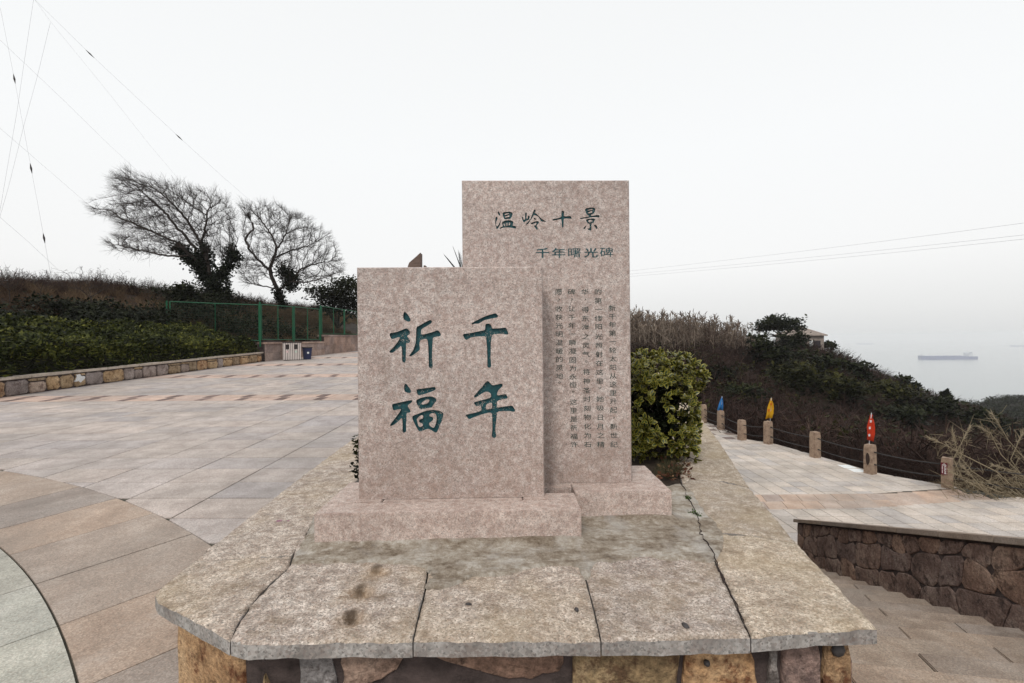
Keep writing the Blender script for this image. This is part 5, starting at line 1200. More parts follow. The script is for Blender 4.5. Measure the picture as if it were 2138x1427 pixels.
# ------------------------------------------------------------------ left bank
def bank_z(d, Y):
    z = np.interp(d, [-.5, .25, 1.0, 3.2, 6.0, 8.5, 11, 16, 30, 60], [.3, .62, .95, 1.75, 3.1, 4.2, 4.55, 4.4, 3.0, -6])
    return z + .16 * hnoise(d, Y, .6) * np.clip(d / 3, 0, 1) + .25 * hnoise(d, Y, .17, 3) * np.clip(d / 6, 0, 1) + .012 * (Y - 20) * np.clip(d / 4, 0, 1) + .075 * (np.clip(Y, 14, 27) - 27) * np.clip(d / 6 - .3, 0, 1)
ds = np.concatenate([np.linspace(.12, 16, 60), np.linspace(17, 60, 14)]); ys = np.linspace(-8, 72, 120); Dm, Ym = np.meshgrid(ds, ys)
Vv = np.stack([LEFT_X - Dm, Ym, bank_z(Dm, Ym)], -1).reshape(-1, 3); nx_ = len(ds); I = np.arange(len(ys) - 1)[:, None] * nx_ + np.arange(nx_ - 1)[None]; Fq = np.stack([I, I + nx_, I + nx_ + 1, I + 1], -1).reshape(-1, 4)
tag(np_mesh('bank', Vv, Fq, M['earth'], smooth=True), kind='structure')
def bank_pt(d, Y): return np.stack([LEFT_X - d, Y, bank_z(d, Y)], -1)
def lim_px(P, lo, hi): px = CX + F * P[:, 0] / P[:, 1]; return P[(px > lo) & (px < hi)]
# low retaining wall of honey coloured stones
def wall_top(Y): return SLOPE * Y + .47
lw = thing('low_stone_wall', (LEFT_X, 17, .4), 'low wall of honey coloured stones with pale coping in front of the hedge', 'wall')
mb = MB(); Y0, Y1 = 8.6, 23.35
V = [(LEFT_X, Y0, SLOPE * Y0 - .1), (LEFT_X, Y1, SLOPE * Y1 - .1), (LEFT_X, Y1, wall_top(Y1) - .06), (LEFT_X, Y0, wall_top(Y0) - .06)]
V += [(x - .32, y, z) for x, y, z in V]; mb.add(V, [(0, 1, 2, 3), (7, 6, 5, 4), (0, 4, 5, 1), (1, 5, 6, 2), (2, 6, 7, 3), (3, 7, 4, 0)]); mb.build('mortar_core', M['mortar'], lw)
M['honey'] = rubble('honey_rubble', ((.17, .11, .06), (.33, .235, .14), (.44, .34, .23), (.12, .07, .04)), 2.5)
M['greypink'] = rubble('grey_pink_rubble', ((.19, .15, .13), (.29, .235, .205), (.36, .3, .27), (.14, .1, .085)), .5)
def lframe(s, t, d): return Vector((LEFT_X + d, s, t))
y = Y0; kpat = 0
while y < Y1 - .2:
    l = random.uniform(.34, .78); y1 = min(y + l, Y1 - .02); zb = SLOPE * y + .01; zt = wall_top(y) - .075
    top = zt - (random.choice((0, 0, .08)))
    q = inset([(y, zb), (y1, zb), (y1, top), (y, top)], .014); m = random.choice(('honey', 'honey', 'honey', 'greypink', 'rust'))
    if 13.4 < y < 13.95 or 15.3 < y < 15.9: m = 'greypink'
    mb = MB(); stone_on(mb, q, lframe, .035, .018, .1); mb.build('wall_stone', M[m], lw, smooth=True)
    if 13.2 < y < 13.9 and kpat == 0:
        kpat = 1; mb = MB(); ym = (y + y1) / 2; stone_on(mb, [(ym - .16, zt - .22), (ym + .02, zt - .3), (ym + .15, zt - .2), (ym + .12, zt - .06), (ym - .1, zt - .04)], lframe, .042, .045, .05); mb.build('white_paint_splash', M['chalk'], lw)
    if top < zt - .02: mb = MB(); stone_on(mb, inset([(y, top), (y1, top), (y1, zt), (y, zt)], .008), lframe, .03, .008, .1); mb.build('wall_stone', M['honey'], lw, smooth=True)
    y = y1
M['wallcap'] = granite('pale_wall_coping', (.3, .25, .2), (.42, .36, .3), (.5, .44, .38), .5, .3, .9, .6, .01)
y = Y0
while y < Y1 - .1:
    y1 = min(y + random.uniform(.9, 1.3), Y1); mb = MB(); k = random.uniform(-.02, .04)
    V = [(LEFT_X + .06, y + .004, wall_top(y) - .06), (LEFT_X + .06, y1 - .004, wall_top(y1) - .06), (LEFT_X - .3 - k, y1 - .004, wall_top(y1) - .06), (LEFT_X - .3 + k, y + .004, wall_top(y) - .06)]
    V += [(a, b_, c + .065 + random.uniform(0, .012)) for a, b_, c in V]; mb.add(V, [(3, 2, 1, 0), (4, 5, 6, 7), (0, 1, 5, 4), (1, 2, 6, 5), (2, 3, 7, 6), (3, 0, 4, 7)]); mb.build('coping_slab', M['wallcap'], lw, bevel=.012); y = y1
# taller pink rendered wall behind, stepped
pw_ = thing('pink_rendered_wall', (LEFT_X + .4, 28, .8), 'pink brown stone faced wall with stepped coping under the green fence', 'wall')
M['pinkwall'] = granite('pink_ashlar', (.2, .14, .115), (.3, .22, .19), (.38, .3, .26), .3, .15, .9, .3, .01, lambda g, c: g.mix(1.0, c, g.ramp(g.noise(1.2, 5, .7), [(.35, .75), (.65, 1.15)]), 'MULTIPLY'), ('object', TINT_B), 2)
PA, PB_ = Vector((LEFT_X + .1, 23.38, 0)), Vector((-11.1, 35.0, 0)); pu = (PB_ - PA).normalized(); pnrm = Vector((pu.y, -pu.x, 0)); PLn = (PB_ - PA).length
def ptop(s): return (1.52 if s < 5.9 else 1.93)
s = 0
while s < PLn - .1:
    for r_ in range(3):
        pass
    s += 10
for s0_, s1_ in ((0, 5.9), (5.9, PLn)):
    zt = ptop(s0_ + .1); mb = MB(); a, b_ = PA + pu * s0_, PA + pu * s1_
    V = [(*a.xy, SLOPE * a.y - .2), (*b_.xy, SLOPE * b_.y - .2), (*b_.xy, zt - .1), (*a.xy, zt - .1)]; V += [(x - pnrm.x * .35, y - pnrm.y * .35, z) for x, y, z in V]
    mb.add(V, [(0, 1, 2, 3), (7, 6, 5, 4), (0, 4, 5, 1), (1, 5, 6, 2), (2, 6, 7, 3), (3, 7, 4, 0)]); mb.build('core', M['mortar'], pw_)
    x = s0_
    while x < s1_ - .05:
        x1 = min(x + .62, s1_)
        c = PA + pu * ((x + x1) / 2); zb = SLOPE * c.y - .02; z = zb; rh = (zt - .1 - zb) / 2
        for k in range(2):
            mb = MB(); mb.box(c + pnrm * .012 + UP * (zb + rh * (k + .5)), ((x1 - x) / 2 - .003, .02, rh / 2 - .003), (pu, pnrm, UP)); mb.build('facing_stone', M['pinkwall'], pw_, bevel=.004)
        x = x1
    mb = MB(); mb.box(PA + pu * ((s0_ + s1_) / 2) - pnrm * .15 + UP * (zt - .05), ((s1_ - s0_) / 2 + .03, .26, .05), (pu, pnrm, UP)); mb.build('coping', M['pinkwall'], pw_, bevel=.01)
# hedge
hedge = thing('hedge', (LEFT_X - 1.5, 16, .8), 'long low hedge of glossy green leaves behind the low stone wall', 'hedge')
n = 44000; Yh = 8.5 + (23.3 - 8.5) * rng.random(n) ** 1.0; sp = rng.random(n)
def hedge_surf(sp, Y):
    front = sp < .34; t = np.where(front, sp / .34, (sp - .34) / .66)
    d = np.where(front, .12 + .22 * t ** 2, .34 + 3.1 * t); top = 1.5 + .06 * hnoise(Y, d, 1.3) + .006 * (Y - 15)
    z = np.where(front, wall_top(Y) + (top - wall_top(Y)) * t, top + (2.42 - top) * t ** .85); lump = .16 * hnoise(Y, d * 1.2, 1.7, 2) + .1 * hnoise(Y, d * 1.5, 4.1, 5)
    return d - lump * np.where(front, .9, 0), z + lump * np.where(front, .2, 1.0)
keep_ = (sp > .2) | (rng.random(n) < .3); sp, Yh = sp[keep_], Yh[keep_]; n = len(sp)      # thinned near the foot so the dark shade core shows
dh, zh = hedge_surf(sp, Yh); dep = rng.exponential(.07, n); P = np.stack([LEFT_X - dh - dep * np.where(sp < .34, 1, .2), Yh, zh - dep * np.where(sp < .34, .1, 1)], -1)
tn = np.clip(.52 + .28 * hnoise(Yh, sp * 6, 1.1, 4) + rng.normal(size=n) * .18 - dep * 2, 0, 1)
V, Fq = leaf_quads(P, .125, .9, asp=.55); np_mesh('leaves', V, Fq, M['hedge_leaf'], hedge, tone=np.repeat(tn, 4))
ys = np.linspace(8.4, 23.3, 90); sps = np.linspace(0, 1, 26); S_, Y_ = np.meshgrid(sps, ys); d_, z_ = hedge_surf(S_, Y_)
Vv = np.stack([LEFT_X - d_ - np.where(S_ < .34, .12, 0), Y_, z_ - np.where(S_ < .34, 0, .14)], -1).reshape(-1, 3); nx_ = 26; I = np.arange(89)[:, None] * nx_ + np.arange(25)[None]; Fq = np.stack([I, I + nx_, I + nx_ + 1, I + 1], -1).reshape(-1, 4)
np_mesh('shade_core', Vv, Fq, plain('hedge_shade', (.012, .012, .007), 1, .3, 9), hedge, smooth=True)  # dark sheet under the leaves, standing in for shade inside the hedge
# dark shrubs on the bank above the hedge, one by one
r = np.random.default_rng(21)
spots = [(3.9, 13.0, 1.35), (4.2, 15.2, 1.25), (4.1, 17.4, 1.15), (4.4, 19.4, 1.15), (4.4, 21.6, 1.1), (6.0, 15.6, .85), (5.9, 18.6, .8), (6.1, 21.0, .8), (4.8, 24.6, 1.6), (5.4, 27.0, 1.5), (3.2, 26.0, 1.3), (3.4, 29.2, 1.4), (6.4, 30.6, 1.4), (3.0, 32.6, 1.2), (7.4, 27.6, 1.2)]
sl_ = ['dark evergreen shrub on the bank at the far left edge', 'dark evergreen shrub second from the left edge on the bank', 'dark evergreen shrub third from the left on the bank', 'dark evergreen shrub left of the fence, nearer of two', 'dark evergreen shrub touching the left end of the fence', 'upper dark shrub at the left edge below the skyline', 'upper dark shrub below the skyline brush', 'upper dark shrub below the bare bush', 'dark shrub just behind the fence left panel', 'dark shrub behind the middle of the left fence panel', 'low dark shrub behind the fence corner', 'dark shrub behind the fence right of the corner', 'dark shrub at the foot of the ivy clad tree', 'low dark shrub behind the right fence panels', 'dark shrub between fence and left tree']
for (d, Y, rr), lab in zip(spots, sl_):
    c = bank_pt(np.array([d]), np.array([Y]))[0]; t = thing('evergreen_shrub', Vector(c), lab, 'shrub', 'dark shrubs on the left bank')
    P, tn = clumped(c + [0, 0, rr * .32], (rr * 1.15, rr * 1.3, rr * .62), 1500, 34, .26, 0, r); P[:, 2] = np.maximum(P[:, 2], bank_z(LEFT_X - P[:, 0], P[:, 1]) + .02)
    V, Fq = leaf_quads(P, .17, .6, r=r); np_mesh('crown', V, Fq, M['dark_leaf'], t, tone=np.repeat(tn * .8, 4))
    st = np.stack([c + [0, 0, -.1]] * 6); en = P[r.integers(0, len(P), 6)]; V, Fq = tubes_np(st, en, [.03] * 6, [.008] * 6, 4); np_mesh('stems', V, Fq, M['bark'], t)
# dry grass and brush
def bank_scatter(n, d0, d1, y0, y1): return bank_pt(r.uniform(d0, d1, n), r.uniform(y0, y1, n))
P = lim_px(bank_scatter(3600, 5.6, 12, 12, 62), -60, 760); V, Fq, T_ = scatter('grass', P, .3 + .35 * r.random(len(P)), np.clip(.3 + .25 * hnoise(P[:, 0], P[:, 1], .5) + .15 * r.normal(size=len(P)), 0, 1), 1.2, 1.2)
tag(np_mesh('dry_bank_grass', V, Fq, M['drygrass'], tone=T_), 'brown dry grass over the upper left bank', 'dry grass', kind='stuff')
P = lim_px(bank_scatter(900, 8.2, 11, 14, 60), -60, 760); V, Fq, T_ = scatter('scrub', P, .4 + .8 * r.random(len(P)) ** 2, np.clip(.5 + .25 * r.normal(size=len(P)), 0, 1), .8, .9)
tag(np_mesh('skyline_brush', V, Fq, M['scrub'], tone=T_), 'thin leafless brush along the skyline of the left bank', 'brush', kind='stuff')
P = lim_px(bank_scatter(1200, 2.2, 7, 24, 46), 380, 760); V, Fq, T_ = scatter('grass', P, .3 + .3 * r.random(len(P)), np.clip(.3 + .2 * r.normal(size=len(P)), 0, 1), 1.3, 1.2)
tag(np_mesh('dry_slope_grass', V, Fq, M['drygrass'], tone=T_), 'dry grass on the slope behind the green fence', 'dry grass', kind='stuff')
bare_bush('bare_shrub', 190, 628, 19.2, 120, 70, 'leafless bush with a forked stem above the hedge', 11, 'bare shrubs on the left bank', 220, (0, 0, .1), .01)
bare_bush('bare_shrub', 320, 640, 21.5, 60, 46, 'low leafless bush left of the fence', 12, 'bare shrubs on the left bank', 110, (0, 0, .1), .01)
bare_bush('bare_shrub', 85, 610, 18.4, 60, 46, 'small leafless bush on the skyline at the left', 13, 'bare shrubs on the left bank', 90, (0, 0, .2), .009)
bare_bush('bare_shrub', 20, 612, 17.8, 60, 46, 'reddish leafless bush at the left edge of the skyline', 14, 'bare shrubs on the left bank', 140, (0, 0, .1), .012)
tb = at(705, 655, 40); t = thing('evergreen_tree', tb, 'round dark evergreen at the end of the fence beside the short stele', 'tree')
P, tn = clumped(np.array(at(712, 622, 40)), (2.6, 2.2, 1.75), 5200, 60, .2, 0, r); V, Fq = leaf_quads(P, .26, .5, r=r); np_mesh('crown', V, Fq, M['dark_leaf'], t, tone=np.repeat(tn, 4))
V, Fq = tubes_np(np.array([np.array(tb) - [0, 0, 1.2]] * 5), P[r.integers(0, len(P), 5)], [.12] * 5, [.03] * 5, 5); np_mesh('trunk', V, Fq, M['bark'], t)
tb = at(372, 640, 26.5); t = thing('evergreen_tree', tb, 'small dark evergreen just left of the ivy clad tree', 'tree')
P, tn = clumped(np.array(at(378, 612, 26.5)), (.85, .8, .7), 1500, 26, .24, 0, r); V, Fq = leaf_quads(P, .17, .5, r=r); np_mesh('crown', V, Fq, M['dark_leaf'], t, tone=np.repeat(tn, 4))
V, Fq = tubes_np(np.array([np.array(tb) - [0, 0, 1.0]] * 5), P[r.integers(0, len(P), 5)], [.06] * 5, [.015] * 5, 5); np_mesh('trunk', V, Fq, M['bark'], t)
# ------------------------------------------------------------------ the two leafless trees
def bare_tree(label, Y, base, limbs_px, outline, natt, bias, ivy, seed, depth, twig=(.35, 4)):
    natt = int(natt * .95)
    r = np.random.default_rng(seed); s_ = Y / F; b_ = at(*base, Y); t = thing('leafless_tree', b_, label, 'tree', 'leafless trees on the left bank')
    def P3(px, py, dy=0): return np.array(at(px, py, Y + dy))
    limbs = [[P3(*p[:2], p[2] if len(p) > 2 else 0) for p in L_] for L_ in limbs_px]
    pts = poly_points(outline, natt, r); cx = np.mean([p[0] for p in outline]); hw = (max(p[0] for p in outline) - min(p[0] for p in outline)) / 2
    att = np.array([P3(x, y, r.normal() * depth * max(.35, 1 - abs(x - cx) / hw * .6)) for x, y in pts])
    org = P3(*bias[3])
    def flow(q):
        v = q - org; v = v / (np.linalg.norm(v, axis=-1, keepdims=True) + 1e-9) + np.array(bias[:3]); return v / (np.linalg.norm(v, axis=-1, keepdims=True) + 1e-9)
    N, par = colonize(limbs, att, .22, 1.9, .27, 90, lambda q: flow(q) * .75, .12, r); rad = skeleton(N, par, .0095, 2.25, .3); m = np.where(par >= 0)[0]
    big = m[rad[m] > .03]; sm = m[rad[m] <= .03]
    V1, F1 = tubes_np(N[par[big]], N[big], np.minimum(rad[par[big]], rad[big] * 1.35), rad[big], 7); np_mesh('trunk', V1, F1, M['bark'], t)
    V2, F2 = tubes_np(N[par[sm]], N[sm], np.minimum(rad[par[sm]], rad[sm] * 1.4), rad[sm], 4); np_mesh('branches', V2, F2, M['bark'], t)
    src = sm[r.random(len(sm)) < .8]; A, B = [], []
    for i in src:
        d0 = N[i] - N[par[i]]; d0 /= np.linalg.norm(d0) + 1e-9
        for _ in range(twig[1]):
            p = N[i]; d = d0 * .7 + flow(N[i]) * .8 + r.normal(size=3) * .33
            for k in range(2):
                d /= np.linalg.norm(d); q = p + d * twig[0] * r.uniform(.3, .75); A.append(p); B.append(q); p = q; d = d + r.normal(size=3) * .16
    V3, F3 = tubes_np(np.array(A), np.array(B), [.0042] * len(A), [.0022] * len(A), 3); np_mesh('twigs', V3, F3, M['bark'], t)
    Pv, Tv = [], []
    for (x0, y0, x1, y1, rad_, n) in ivy:
        n = int(n * .62); rad_ = rad_ * .82; f = r.random(n); c = np.array([P3(x0 + (x1 - x0) * q, y0 + (y1 - y0) * q) for q in f]); c = c + r.normal(size=(n, 3)) * rad_ * s_ * np.array([1, 1, .9]); Pv.append(c); Tv.append(np.clip(.5 + r.normal(size=n) * .25, 0, 1))
    V, Fq = leaf_quads(np.concatenate(Pv), .2, .3, r=r); np_mesh('ivy', V, Fq, M['ivy'], t, tone=np.repeat(np.concatenate(Tv), 4))
bare_tree('large wind swept leafless tree with ivy climbing its forked trunk', 31, (452, 626),
 [[(452, 632), (448, 605), (442, 585)], [(442, 585), (425, 560), (400, 535, -.4), (365, 505, -.8), (310, 480, -1), (250, 455, -1.2)], [(425, 560), (408, 520, .6), (375, 480, 1), (330, 430, 1.2), (285, 390, 1.3)], [(442, 585), (432, 545, -.3), (420, 510), (395, 465, .3), (350, 415), (310, 385)],
  [(448, 590), (465, 560, .5), (485, 530, .8), (498, 500, 1)], [(420, 510), (428, 480, -.8), (432, 450, -1), (440, 425, -1)], [(400, 535, -.4), (350, 535, -.8), (290, 522, -1), (240, 512, -1.2)], [(470, 628), (474, 600, .3), (466, 580, .5), (480, 555, .8), (492, 520, 1)]],
 [(182, 428), (225, 432), (245, 418), (232, 395), (238, 372), (262, 352), (300, 372), (340, 385), (385, 392), (420, 400), (455, 405), (482, 425), (498, 470), (496, 520), (482, 550), (455, 545), (430, 520), (390, 528), (340, 540), (270, 532), (218, 516), (225, 500), (262, 490), (250, 470), (205, 452)], 2000, (-.75, 0, .35, (450, 590)),
 [(368, 512, 420, 560, 9, 2600), (420, 560, 448, 605, 10, 2600), (424, 512, 432, 560, 8, 1700), (448, 590, 490, 535, 8, 2200), (478, 520, 498, 540, 6, 900), (440, 600, 470, 625, 12, 1600), (470, 570, 478, 625, 4, 600)], 3, 1.3, (.55, 6))
bare_tree('smaller rounded leafless tree with a crooked trunk nearer the short stele', 36, (583, 640),
 [[(586, 645), (583, 615), (575, 595), (565, 575), (564, 560), (572, 540), (578, 520)], [(578, 520), (572, 500), (560, 480, .5), (545, 460, .8), (525, 440, 1)], [(578, 520), (592, 500, -.5), (600, 475, -.8), (610, 455, -1)], [(572, 540), (605, 525, .6), (640, 515, 1), (670, 500, 1.2)], [(583, 605), (605, 588, -.6), (640, 590, -1), (680, 580, -1.2)], [(605, 588), (630, 560, .5), (665, 550, 1), (700, 545, 1)],
  [(575, 605), (555, 598, .4), (530, 595, .8), (505, 580, 1)], [(564, 565), (540, 545, -.5), (520, 520, -1), (508, 490, -1)]],
 [(502, 424), (522, 428), (555, 428), (590, 440), (630, 460), (660, 480), (690, 510), (708, 540), (716, 565), (706, 582), (670, 592), (630, 588), (600, 560), (575, 560), (560, 580), (530, 600), (508, 592), (502, 560), (512, 520), (508, 470)], 1500, (0, 0, .12, (578, 590)),
 [(588, 560, 615, 590, 10, 2600), (578, 605, 592, 640, 6, 1300), (598, 585, 610, 605, 8, 800)], 4, 1.4, (.45, 6))
# ------------------------------------------------------------------ green wire fence
M['fgreen'] = plain('green_painted_steel', (.006, .085, .038), .45, .15, 3); M['fwire'] = plain('green_wire', (.012, .045, .022), .5, .15, 3)
fence = thing('green_fence', (LEFT_X - .2, 26, 1.5), 'green steel mesh fence on the pink wall and across the bank', 'fence')
def frame_panel(a, b_, z0a, z1a, z0b, z1b, mid):
    u = (b_ - a); L_ = u.length; u.normalize(); t = MB(); w_ = .03
    def bar(p, q, rr): t.tube([p, q], rr, 6)
    A0, A1, B0, B1 = a + UP * z0a, a + UP * z1a, b_ + UP * z0b, b_ + UP * z1b
    bar(A0, A1, w_); bar(B0, B1, w_); bar(A1, B1, w_ * .8); bar(A0, B0, w_ * .8); 
    fr_ = t.build('panel_frame', M['fgreen'], fence)
    if mid: t = MB(); t.tube([A0.lerp(B0, .5), A1.lerp(B1, .5)], w_ * .75, 6); t.build('mid_bar', M['fgreen'], fr_)
    As, Bs = [], []; 
    for k in range(1, 14): As.append(A0.lerp(A1, k / 14)); Bs.append(B0.lerp(B1, k / 14))
    nv = int(L_ / .12)
    for k in range(1, nv): As.append(A0.lerp(B0, k / nv)); Bs.append(A1.lerp(B1, k / nv))
    V, Fq = tubes_np(np.array([tuple(p) for p in As]), np.array([tuple(p) for p in Bs]), [.0028] * len(As), [.0028] * len(As), 3); np_mesh('wire_mesh', V, Fq, M['fwire'], fr_)
def fpost(p, z0, z1): t = MB(); t.tube([p + UP * z0, p + UP * z1], .04, 8); t.build('post', M['fgreen'], fence)
ft = lambda px, py, Y: at(px, py, Y).z
def on_wall(px):       # point of the fence line over the pink wall for a bearing
    u = bearing(px, 690)[0]; o = PA - pnrm * .18; k = (u * o.y - o.x) / (pu.x - u * pu.y); return o + pu * k
segs = [(546, 611.5, 636, 641, 709, 710), (615, 667, 641, 646, 709, 709), (672, 719, 640, 647, 698, 698), (720, 770, 647, 655, 698, 699)]
for a, b_, ta, tb_, ba, bb in segs:
    p, q = on_wall(a), on_wall(b_); frame_panel(p, q, ft(a, ba, p.y), ft(a, ta, p.y), ft(b_, bb, q.y), ft(b_, tb_, q.y), True)
for px, py in ((543, 631), (613.5, 640), (669.5, 638), (718.5, 646)):
    p = on_wall(px); fpost(p, 1.3, ft(px, py, p.y))
pA = on_wall(541); pL = Vector((bearing(355, 640)[0] * (pA.y + .1), pA.y + .1, 0)); pM = pA.lerp(pL, .49)
for a, b_, xa, xb, ta, tb_ in ((pL, pM, 355, 448, 630, 634), (pM, pA, 448, 540, 634, 637)):
    frame_panel(a, b_, 1.75, ft(xa, ta, a.y), 1.75 if a is pL else 1.6, ft(xb, tb_, b_.y), a is not pL and False)
fpost(pL - Vector((.16, 0, 0)), 1.5, ft(349, 628, pL.y)); fpost(pA + Vector((.05, 0, 0)), 1.3, ft(543, 631, pA.y))
# ------------------------------------------------------------------ bins
binp = onplaza(612, 752); binp.y -= .1
M['binwhite'] = plain('cream_slat', (.56, .5, .47), .6, .1, 3); M['bindark'] = plain('dark_bin_body', (.03, .024, .024), .7, .2, 4); M['binblue'] = plain('navy_plastic', (.018, .022, .06), .45, .15, 4)
ba = R(28); bx_, by_ = Vector((math.cos(ba), math.sin(ba), 0)), Vector((-math.sin(ba), math.cos(ba), 0))
bt = thing('slatted_litter_bin', binp, 'cream slatted double litter bin against the pink wall', 'litter bin'); bc = binp + UP * .46
mb = MB(); mb.box(bc, (.4, .32, .44), (bx_, by_, UP)); mb.build('body', M['bindark'], bt)
bc0 = bc
for k in range(10):
    o_ = -.36 + .08 * k
    hole = k in (1, 2, 6, 7)
    mb = MB(); h0, h1 = .43, (.10 if hole else .43); mb.box(bc0 + bx_ * o_ - by_ * .335 + UP * ((h1 - h0) / 2), (.027, .015, (h0 + h1) / 2), (bx_, by_, UP)); mb.build('slat', M['binwhite'], bt)
    if hole: mb = MB(); mb.box(bc0 + bx_ * o_ - by_ * .335 + UP * .39, (.027, .015, .04), (bx_, by_, UP)); mb.build('slat', M['binwhite'], bt)
for k in range(8): mb = MB(); mb.box(bc0 - bx_ * .415 + by_ * (-.28 + .08 * k), (.015, .025, .43), (bx_, by_, UP)); mb.build('slat', M['binwhite'], bt)
mb = MB(); mb.box(bc0 + UP * .455, (.45, .37, .018), (bx_, by_, UP)); mb.build('lid', M['bindark'], bt)
for x_, cn in ((-.24, (.5, .12, .1)), (.16, (.1, .32, .15))): mb = MB(); mb.tube([bc0 + bx_ * x_ - by_ * .352 - UP * .02, bc0 + bx_ * x_ - by_ * .354 - UP * .02], .055, 12); mb.build('round_symbol', plain('symbol_%d' % (x_ > 0), tuple(.35 + .4 * v for v in cn), .7, .1, 5), bt)
bp = onplaza(622, 748) + Vector((.0, .0, 0)); bp = binp + bx_ * .72 + by_ * .1
bb = thing('blue_waste_bin', bp, 'small navy plastic waste bin right of the slatted litter bin', 'litter bin'); mb = MB(); V = []
for z, k in ((.02, .17), (.56, .22), (.62, .235)): V += [bp + bx_ * (sx * k) + by_ * (sy * k) + UP * z for sx, sy in ((-1, -1), (1, -1), (1, 1), (-1, 1))]
mb.add(V, [(3, 2, 1, 0)] + [(i * 4 + j, i * 4 + (j + 1) % 4, i * 4 + 4 + (j + 1) % 4, i * 4 + 4 + j) for i in range(2) for j in range(4)] + [(8, 9, 10, 11)]); mb.build('body', M['binblue'], bb)
mb = MB(); mb.box(bp + UP * .635, (.245, .245, .018), (bx_, by_, UP)); mb.build('lid', M['bindark'], bb)
mb = MB(); mb.tube([bp - by_ * .205 + UP * .36 + bx_ * .03, bp - by_ * .215 + UP * .36 + bx_ * .03], .055, 10); mb.build('white_symbol', M['hwhite'], bb)
# ------------------------------------------------------------------ sculpture behind, palm, wires
sc_ = thing('stone_sculpture', (at(862, 700, 40).x, 40, .96), 'pointed brown stone sculpture whose tip rises behind the short stele', 'sculpture')
g = NT('banded_brown_stone', .85); c = g.ramp(g.noise(3, 4, .6, g.mapped((.4, .4, 3))), [(.35, (.10, .066, .052)), (.6, (.155, .105, .085))]); g.color(c); g.bump(g.noise(8, 4, .6, g.mapped((.3, .3, 3))), .5, .03); M['sculpt'] = g.m
prof = [(877.5, 528), (870, 535), (862, 542), (854, 549), (851.5, 556), (849, 575), (846, 620), (843, 690), (842, 731)]
mb = MB(); V = []
for px, py in prof:
    a = at(px, py, 40); b_ = at(877.7, py, 40); V += [a, b_, b_ + Vector((0, .9, 0)), a + Vector((.0, .9, 0))]
n = len(prof); mb.add(V, [(0, 1, 2, 3)] + [(i * 4 + j, i * 4 + (j + 1) % 4, i * 4 + 4 + (j + 1) % 4, i * 4 + 4 + j) for i in range(n - 1) for j in range(4)] + [(4 * n - 1, 4 * n - 2, 4 * n - 3, 4 * n - 4)]); mb.build('tall_fin', M['sculpt'], sc_)
mb = MB(); V = []
for px, py in ((884.5, 554.5), (882, 600), (880, 731)):
    a = at(px, py, 40.2); b_ = at(888 + (py - 554) * .12, py, 40.2); V += [a, b_, b_ + Vector((0, .7, 0)), a + Vector((0, .7, 0))]
mb.add(V, [(0, 1, 2, 3)] + [(i * 4 + j, i * 4 + (j + 1) % 4, i * 4 + 4 + (j + 1) % 4, i * 4 + 4 + j) for i in range(2) for j in range(4)]); mb.build('short_fin', M['sculpt'], sc_)
pb_ = at(966, 560, 5.2); palm = thing('cycad', (pb_.x, 5.2, zc - .05), 'spiky palm whose leaf tips show above the short stele', 'palm')
crown = Vector((at(962, 600, 5.2).x + .05, 5.2, at(962, 585, 5.2).z)); mb = MB(); mb.tube([Vector((crown.x, 5.2, zc - .1)), Vector((crown.x + .02, 5.2, 1.5)), crown], [.1, .085, .07], 8); mb.build('trunk', M['bark'], palm)
tips = [at(934, 539, 5.15), at(949, 523, 5.2), at(960, 530, 5.3), at(975, 520, 5.2), at(990, 560, 5.4), at(1000, 590, 5.0), at(925, 575, 5.1), at(950, 580, 4.9)]
for tp in tips:
    mb = MB(); L_ = tp - crown
    for k in range(18):
        t = .15 + .8 * k / 17; p = crown + L_ * t; sd = L_.cross(UP).normalized()
        for sg in (-1, 1):
            e = p + (L_.normalized() * .09 + sd * (sg * .05 * (1.2 - t)) + Vector((0, .03 * random.uniform(-1, 1), -.01))) ; w_ = L_.normalized().cross(sd) * .003
            mb.add([p, p + (e - p) * .5 + L_.normalized() * .006, e, p + (e - p) * .5 - L_.normalized() * .006 + w_], [(0, 1, 2, 3)])
    mb.tube([crown, crown + L_ * .5, tp], [.008, .005, .001], 5); mb.build('frond', M['dark_leaf'], palm)
M['wire'] = plain('grey_wire', (.12, .12, .13), .6, .1, 5)
def wire(pts, Y0, Y1, rad, label, ins=(), sag=0, col='wire', name='guy_wire', group='mast guy wires'):
    n = len(pts); P = [at(px, py, Y0 + (Y1 - Y0) * i / (n - 1)) for i, (px, py) in enumerate(pts)]
    t = thing(name, P[-1], label, 'wire', group); mb = MB(); mb.tube(P, rad * .75, 4); mb.build('strand', M[col], t)
    for (px, py) in ins:
        k = min(range(n), key=lambda i: math.hypot(pts[i][0] - px, pts[i][1] - py)); p = at(px, py, Y0 + (Y1 - Y0) * k / (n - 1)); d = (P[min(k + 1, n - 1)] - P[max(k - 1, 0)]).normalized()
        mb = MB(); mb.tube([p - d * .25, p - d * .08, p, p + d * .08, p + d * .25], [.008, .028, .038, .028, .008], 7); mb.build('insulator', M['bindark'], t)
wire([(60, -14), (73, 0), (188, 113), (374, 287), (470, 374), (552, 445)], 22, 36, .0055, 'thin guy wire with two insulators sloping towards the smaller tree', [(188, 113), (374, 287)])
wire([(60, -14), (73, 0), (105, 45), (225, 192), (310, 300), (382, 385)], 22, 33, .0045, 'thin guy wire sloping behind the large leafless tree', ())
wire([(-20, 66), (0, 84), (130, 207), (225, 300), (290, 360)], 19, 31, .0055, 'thin guy wire ending at the large tree top')
wire([(-20, 250), (0, 268), (120, 372), (180, 424)], 17, 30, .0055, 'thin guy wire reaching the leftmost branches')
